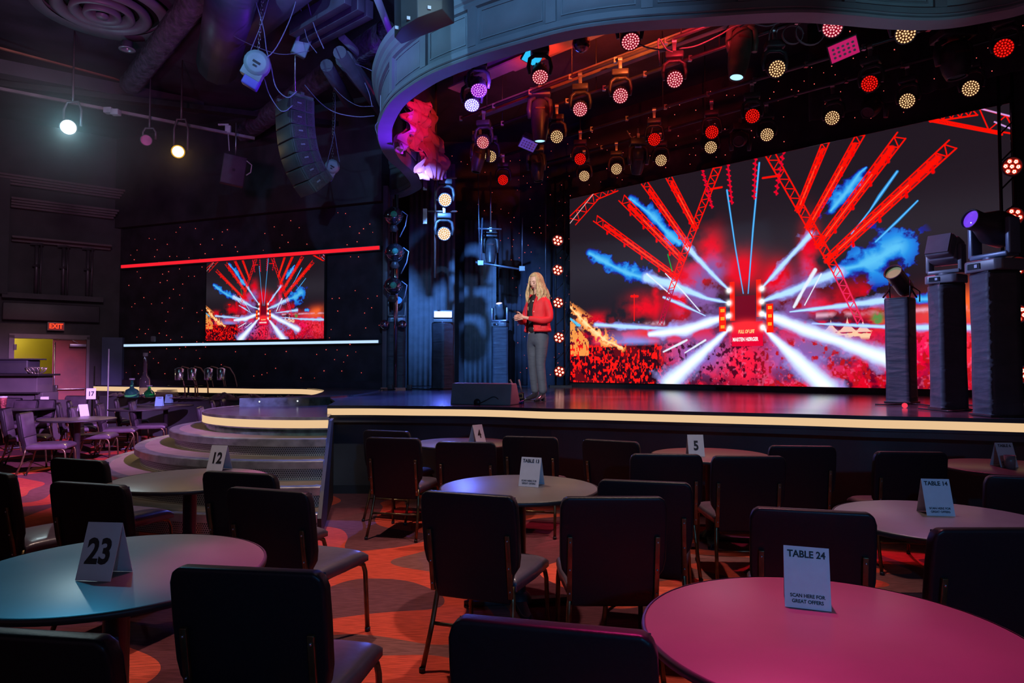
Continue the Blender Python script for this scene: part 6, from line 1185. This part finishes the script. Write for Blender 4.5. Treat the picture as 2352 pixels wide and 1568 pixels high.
# head
b = MB(); nu, nv = 48, 36; vs = []
g_ = lambda x, c, s_: math.exp(-((x-c)/s_)**2)
for j in range(nv+1):
    th = PI*j/nv
    for i in range(nu):
        ph = 2*PI*i/nu; dx, dy, dz = math.sin(th)*math.sin(ph), -math.sin(th)*math.cos(ph), math.cos(th)
        rx, ry, rz = .073, .092, .118; x, y, z = rx*dx, ry*dy+.006, rz*dz
        if z < 0: f = 1-.34*(-z/.118)**1.6; x *= f; y = y*(1-.10*(-z/.118)) if y > 0 else y*(1-.05*(-z/.118))
        if dy < -.1:       # face: nose, brow, lips, chin, eye hollows
            fr = min(1, (-dy-.1)*2); y -= fr*(.019*g_(x, 0, .015)*g_(z, -.024, .018)+.012*g_(x, 0, .010)*g_(z, .004, .022)+.005*g_(z, .028, .012)*g_(abs(x), .025, .03)+.008*g_(x, 0, .022)*g_(z, -.058, .010)+.010*g_(x, 0, .022)*g_(z, -.094, .016)-.009*g_(abs(x), .030, .014)*g_(z, .008, .011)-.003*g_(z, -.075, .008)*g_(x, 0, .02)-.004*g_(abs(x), .045, .016)*g_(z, -.02, .02)*-1)
        vs.append((x, y, z))
b.add(vs, [(j*nu+i, j*nu+(i+1) % nu, (j+1)*nu+(i+1) % nu, (j+1)*nu+i) for j in range(nv) for i in range(nu)], True)
for s_ in (-1, 1): b.ball((s_*.074, .012, -.005), .016, 10, (.35, .7, 1.1))
head = b.build('head', SKIN, person, weld=True); HM = Matrix.Translation((0, -.028, 1.595)) @ Matrix.Rotation(R(9), 4, 'Z') @ Matrix.Rotation(R(16), 4, 'X'); head.matrix_local = HM
def face_part(bm_, nm, m): o = bm_.build(nm, m, head); return o
b = MB(); b.ball((0, -.0880, -.054), .018, 14, (1., .32, .22)); face_part(b, 'upper_lip', mat('rose_lips', (.50, .08, .09), .4, noise=(9, .1))); b = MB(); b.ball((0, -.0865, -.067), .015, 14, (1., .34, .26)); face_part(b, 'lower_lip', MATS['rose_lips']); b = MB(); b.ball((0, -.0895, -.0605), .012, 12, (1., .22, .24)); face_part(b, 'mouth_opening', mat('dark_mouth', (.06, .01, .01), .5, noise=(9, .1)))
for s_ in (-1, 1):
    b = MB(); b.ball((s_*.030, -.0755, .006), .0135, 12, (1., .6, .6)); face_part(b, 'eyelid', mat('shaded_lid', (.42, .22, .18), .5, noise=(9, .1))); b = MB(); b.tube([(s_*.017, -.0835, .001), (s_*.030, -.0850, -.003), (s_*.043, -.078, .001)], [.0012, .0020, .0012], 6); face_part(b, 'eyelash', INK)
    b = MB(); b.tube([(s_*.015, -.0895, .026), (s_*.032, -.0865, .031), (s_*.048, -.075, .026)], [.0018, .0024, .0012], 6); face_part(b, 'eyebrow', mat('brown_brow', (.16, .08, .045), .7, noise=(9, .1)))
# hair: parted on top, long and wavy over the shoulders
HAIR = mat('blonde_hair', (.52, .36, .18), .45, noise=(40, .25), bump=((90., 90., 6.), .8, .01))
b = MB(); rn = random.Random(9)
cap = []
for j in range(15):
    th = PI*.62*j/14
    for i in range(40):
        ph = 2*PI*i/40; dx, dy, dz = math.sin(th)*math.sin(ph), -math.sin(th)*math.cos(ph), math.cos(th); k_ = 1.0+.015*math.sin(ph*9)
        face = max(0, -dy-.35)*1.5 if dz < .62 else 0
        x, y, z = .088*dx*k_, .106*dy*k_+.014, .130*dz+.004; y += face*.075; cap.append((x, y, z))
b.add(cap, [(j*40+i, j*40+(i+1) % 40, (j+1)*40+(i+1) % 40, (j+1)*40+i) for j in range(14) for i in range(40)], True)
capo = b.build('hair', HAIR, head); 
b = MB()
for k in range(130):       # locks, from the parting over the crown and down
    side = -1 if k % 2 else 1; az = R(46)+(PI-R(46))*rn.random()**1.15; dx_, dy_ = math.sin(az)*side, -math.cos(az); ln = .28+.13*rn.random(); wv = rn.random()*6; out = rn.random(); pts = []; rs = []
    for j in range(17):
        t = j/16
        if t < .36:
            th = R(12)+(t/.36)*R(80); rr = .0; x_ = .089*math.sin(th)*dx_; y_ = .106*math.sin(th)*dy_+.014; z = .127*math.cos(th)+.004
        else:
            v = (t-.36)/.64; sp = 1+.42*math.sin(min(1., v*1.5)*PI/2)*(.45+out)*.8; w_ = .015*math.sin(v*11+wv)*min(1, v*1.5); x_ = .089*dx_*sp+w_*side; y_ = .106*dy_*sp+.014+w_+.02*v*(dy_ > -.2)-.03*v*(dy_ < -.2); z = .0-.0-ln*v
            if dy_ < -.2: y_ = y_*(1-.1*v); x_ += side*.010*v
        pts.append((x_, y_, z)); rs.append(.006+.0075*math.sin(PI*min(1, t*1.05))**.6 if t < .95 else .004)
    b.tube(pts, rs, 6)
lo = b.build('hair_lock', HAIR, person, weld=False); lo.matrix_local = Matrix.Translation((0, -.028, 1.595)) @ Matrix.Rotation(R(9), 4, 'Z') @ Matrix.Rotation(R(8), 4, 'X')
# black top, jacket with open front, sleeves
b = loft([(0, .008, .90, .13, .095), (0, .0, .97, .142, .104), (0, -.005, 1.05, .128, .092), (0, -.012, 1.18, .140, .105), (0, -.01, 1.28, .140, .10), (0, .0, 1.36, .115, .08), (0, .005, 1.43, .058, .055)]); b.build('top', TOPM, person)
def jacket():
    rings = [(0, .005, .925, .196, .142), (0, .005, .945, .198, .144), (0, .004, 1.02, .180, .132), (0, .0, 1.10, .166, .126), (0, -.004, 1.20, .172, .132), (0, .0, 1.29, .178, .125), (0, .005, 1.355, .165, .105), (0, .008, 1.395, .115, .082), (0, .006, 1.425, .070, .066)]
    n = 44; b = MB(); vs = []
    for ri, (cx, cy, cz, rx, ry) in enumerate(rings):
        op = [.42, .42, .38, .34, .34, .36, .40, .60, .80][ri]       # half opening at the front, radians-ish
        for k in range(n+1):
            a = -PI/2+op+(2*PI-2*op)*k/n; fl = .018*math.sin(a*7+cz*9)*(.3 if cz > 1.1 else .6)*.5; vs.append((cx+(rx+fl)*math.cos(a), cy+(ry+fl)*math.sin(a)-(.015 if k in (0, n) else 0), cz))
    b.add(vs, [(i*(n+1)+k, i*(n+1)+k+1, (i+1)*(n+1)+k+1, (i+1)*(n+1)+k) for i in range(len(rings)-1) for k in range(n)], True)
    o = b.build('jacket', JACK, person); so = o.modifiers.new('s', 'SOLIDIFY'); so.thickness = .010; so.offset = 1; return o
jk = jacket()
slv = []
slv.append([((.125, .012, 1.36), .056), ((.165, .018, 1.30), .064), ((.212, .022, 1.19), .058), ((.236, .005, 1.082), .060), ((.20, -.10, 1.066), .052), ((.125, -.205, 1.085), .040), ((.082, -.255, 1.098), .036)])
slv.append([((-.125, .012, 1.36), .056), ((-.165, .010, 1.30), .062), ((-.210, .0, 1.19), .058), ((-.226, -.03, 1.082), .058), ((-.18, -.125, 1.066), .050), ((-.11, -.22, 1.085), .040), ((-.070, -.262, 1.095), .036)])
for c in slv: s_o = skin_mesh([c], 'sleeve', JACK, person)
for k, z in enumerate((1.33, 1.19, 1.06, .965)): b = MB(); b.ball((.062+.006*k, -.128-.006*(k == 3)-.006, z), .013, 10, (1, .5, 1)); b.build('button', mat('pearl_button', (.75, .7, .62), .25, .3, noise=(9, .1)), jk)
for s_ in (-1, 1): b = MB(); b.box((s_*.125, -.108, 1.0), (.085, .012, .09), Euler((0, 0, s_*.55)).to_matrix()); b.build('pocket', JACK, jk, .004)
b = MB(); b.sweep([(.196*math.cos(a), .005+.142*math.sin(a)) for a in np.linspace(-PI/2+.44, 3*PI/2-.44, 40)], [(.002, .925), (.012, .925), (.012, .965), (.002, .965)], True); b.build('hem_band', JACK, jk)
for s_ in (-1, 1): b = MB(); b.tube([(s_*.045, -.062, 1.43), (s_*.085, -.085, 1.38), (s_*.075, -.125, 1.26), (s_*.062, -.132, 1.10)], [.010, .017, .013, .007], 8); b.build('lapel', JACK, jk)
# trousers
pt = [[((0, .012, .985), (.148, .108)), ((0, .012, .90), (.165, .122)), ((.085, .005, .80), (.098, .102)), ((.088, -.012, .66), .088), ((.088, -.030, .50), .068), ((.092, -.012, .34), .066), ((.094, .008, .20), .060), ((.095, .018, .085), .062)],
      [((0, .012, .90), (.165, .122)), ((-.085, .010, .80), (.098, .102)), ((-.092, .012, .66), .088), ((-.10, .015, .50), .068), ((-.112, .045, .34), .066), ((-.122, .072, .20), .060), ((-.125, .09, .085), .062)]]
skin_mesh(pt, 'trousers', PANT, person)
def boot(cx, cy, rz):
    M_ = Matrix.Translation((cx, cy, 0)) @ Matrix.Rotation(rz, 4, 'Z'); b = MB(); b.M = M_
    n = 18; rings = []
    for y, z, rx, rz_ in [(.055, .060, .026, .020), (.04, .075, .034, .045), (.0, .080, .036, .055), (-.04, .062, .036, .042), (-.09, .040, .040, .030), (-.135, .030, .034, .022), (-.165, .022, .020, .014), (-.178, .018, .006, .006)]:
        rings += [(rx*math.cos(2*PI*k/n), y, max(.004, z+rz_*math.sin(2*PI*k/n)-.0)) for k in range(n)]
    b.add(rings, [(i*n+k, i*n+(k+1) % n, (i+1)*n+(k+1) % n, (i+1)*n+k) for i in range(7) for k in range(n)], True); b.add(rings[:n], [tuple(range(n))[::-1]])
    b.lathe([(.036, .07), (.040, .12), (.045, .17), (.043, .172)], 18, Matrix.Translation((0, .02, 0))); o = b.build('boot', BOOT, person); b = MB(); b.M = M_; b.prism([(-.026, .068), (-.028, .02), (.028, .02), (.026, .068)], 0, .052); b.build('heel', BOOT, o, .004); b = MB(); b.M = M_; b.prism([(-.03, -.03), (-.036, -.10), (-.018, -.165), (.018, -.165), (.036, -.10), (.03, -.03)], 0, .010); b.build('sole', BLACKM, o)
boot(.095, -.005, R(12)); boot(-.125, .07, R(-12))
b = MB(); b.tube([(-.01, -.36, 1.165), (.012, -.42, 1.185)], .008, 8); tag(b.build('clicker', BLACKM), 'small black clicker held in the woman\'s hands', 'remote'); ck = bpy.data.objects['clicker']; ck.matrix_world = Matrix.Translation(pw) @ Matrix.Rotation(R(-48), 4, 'Z')
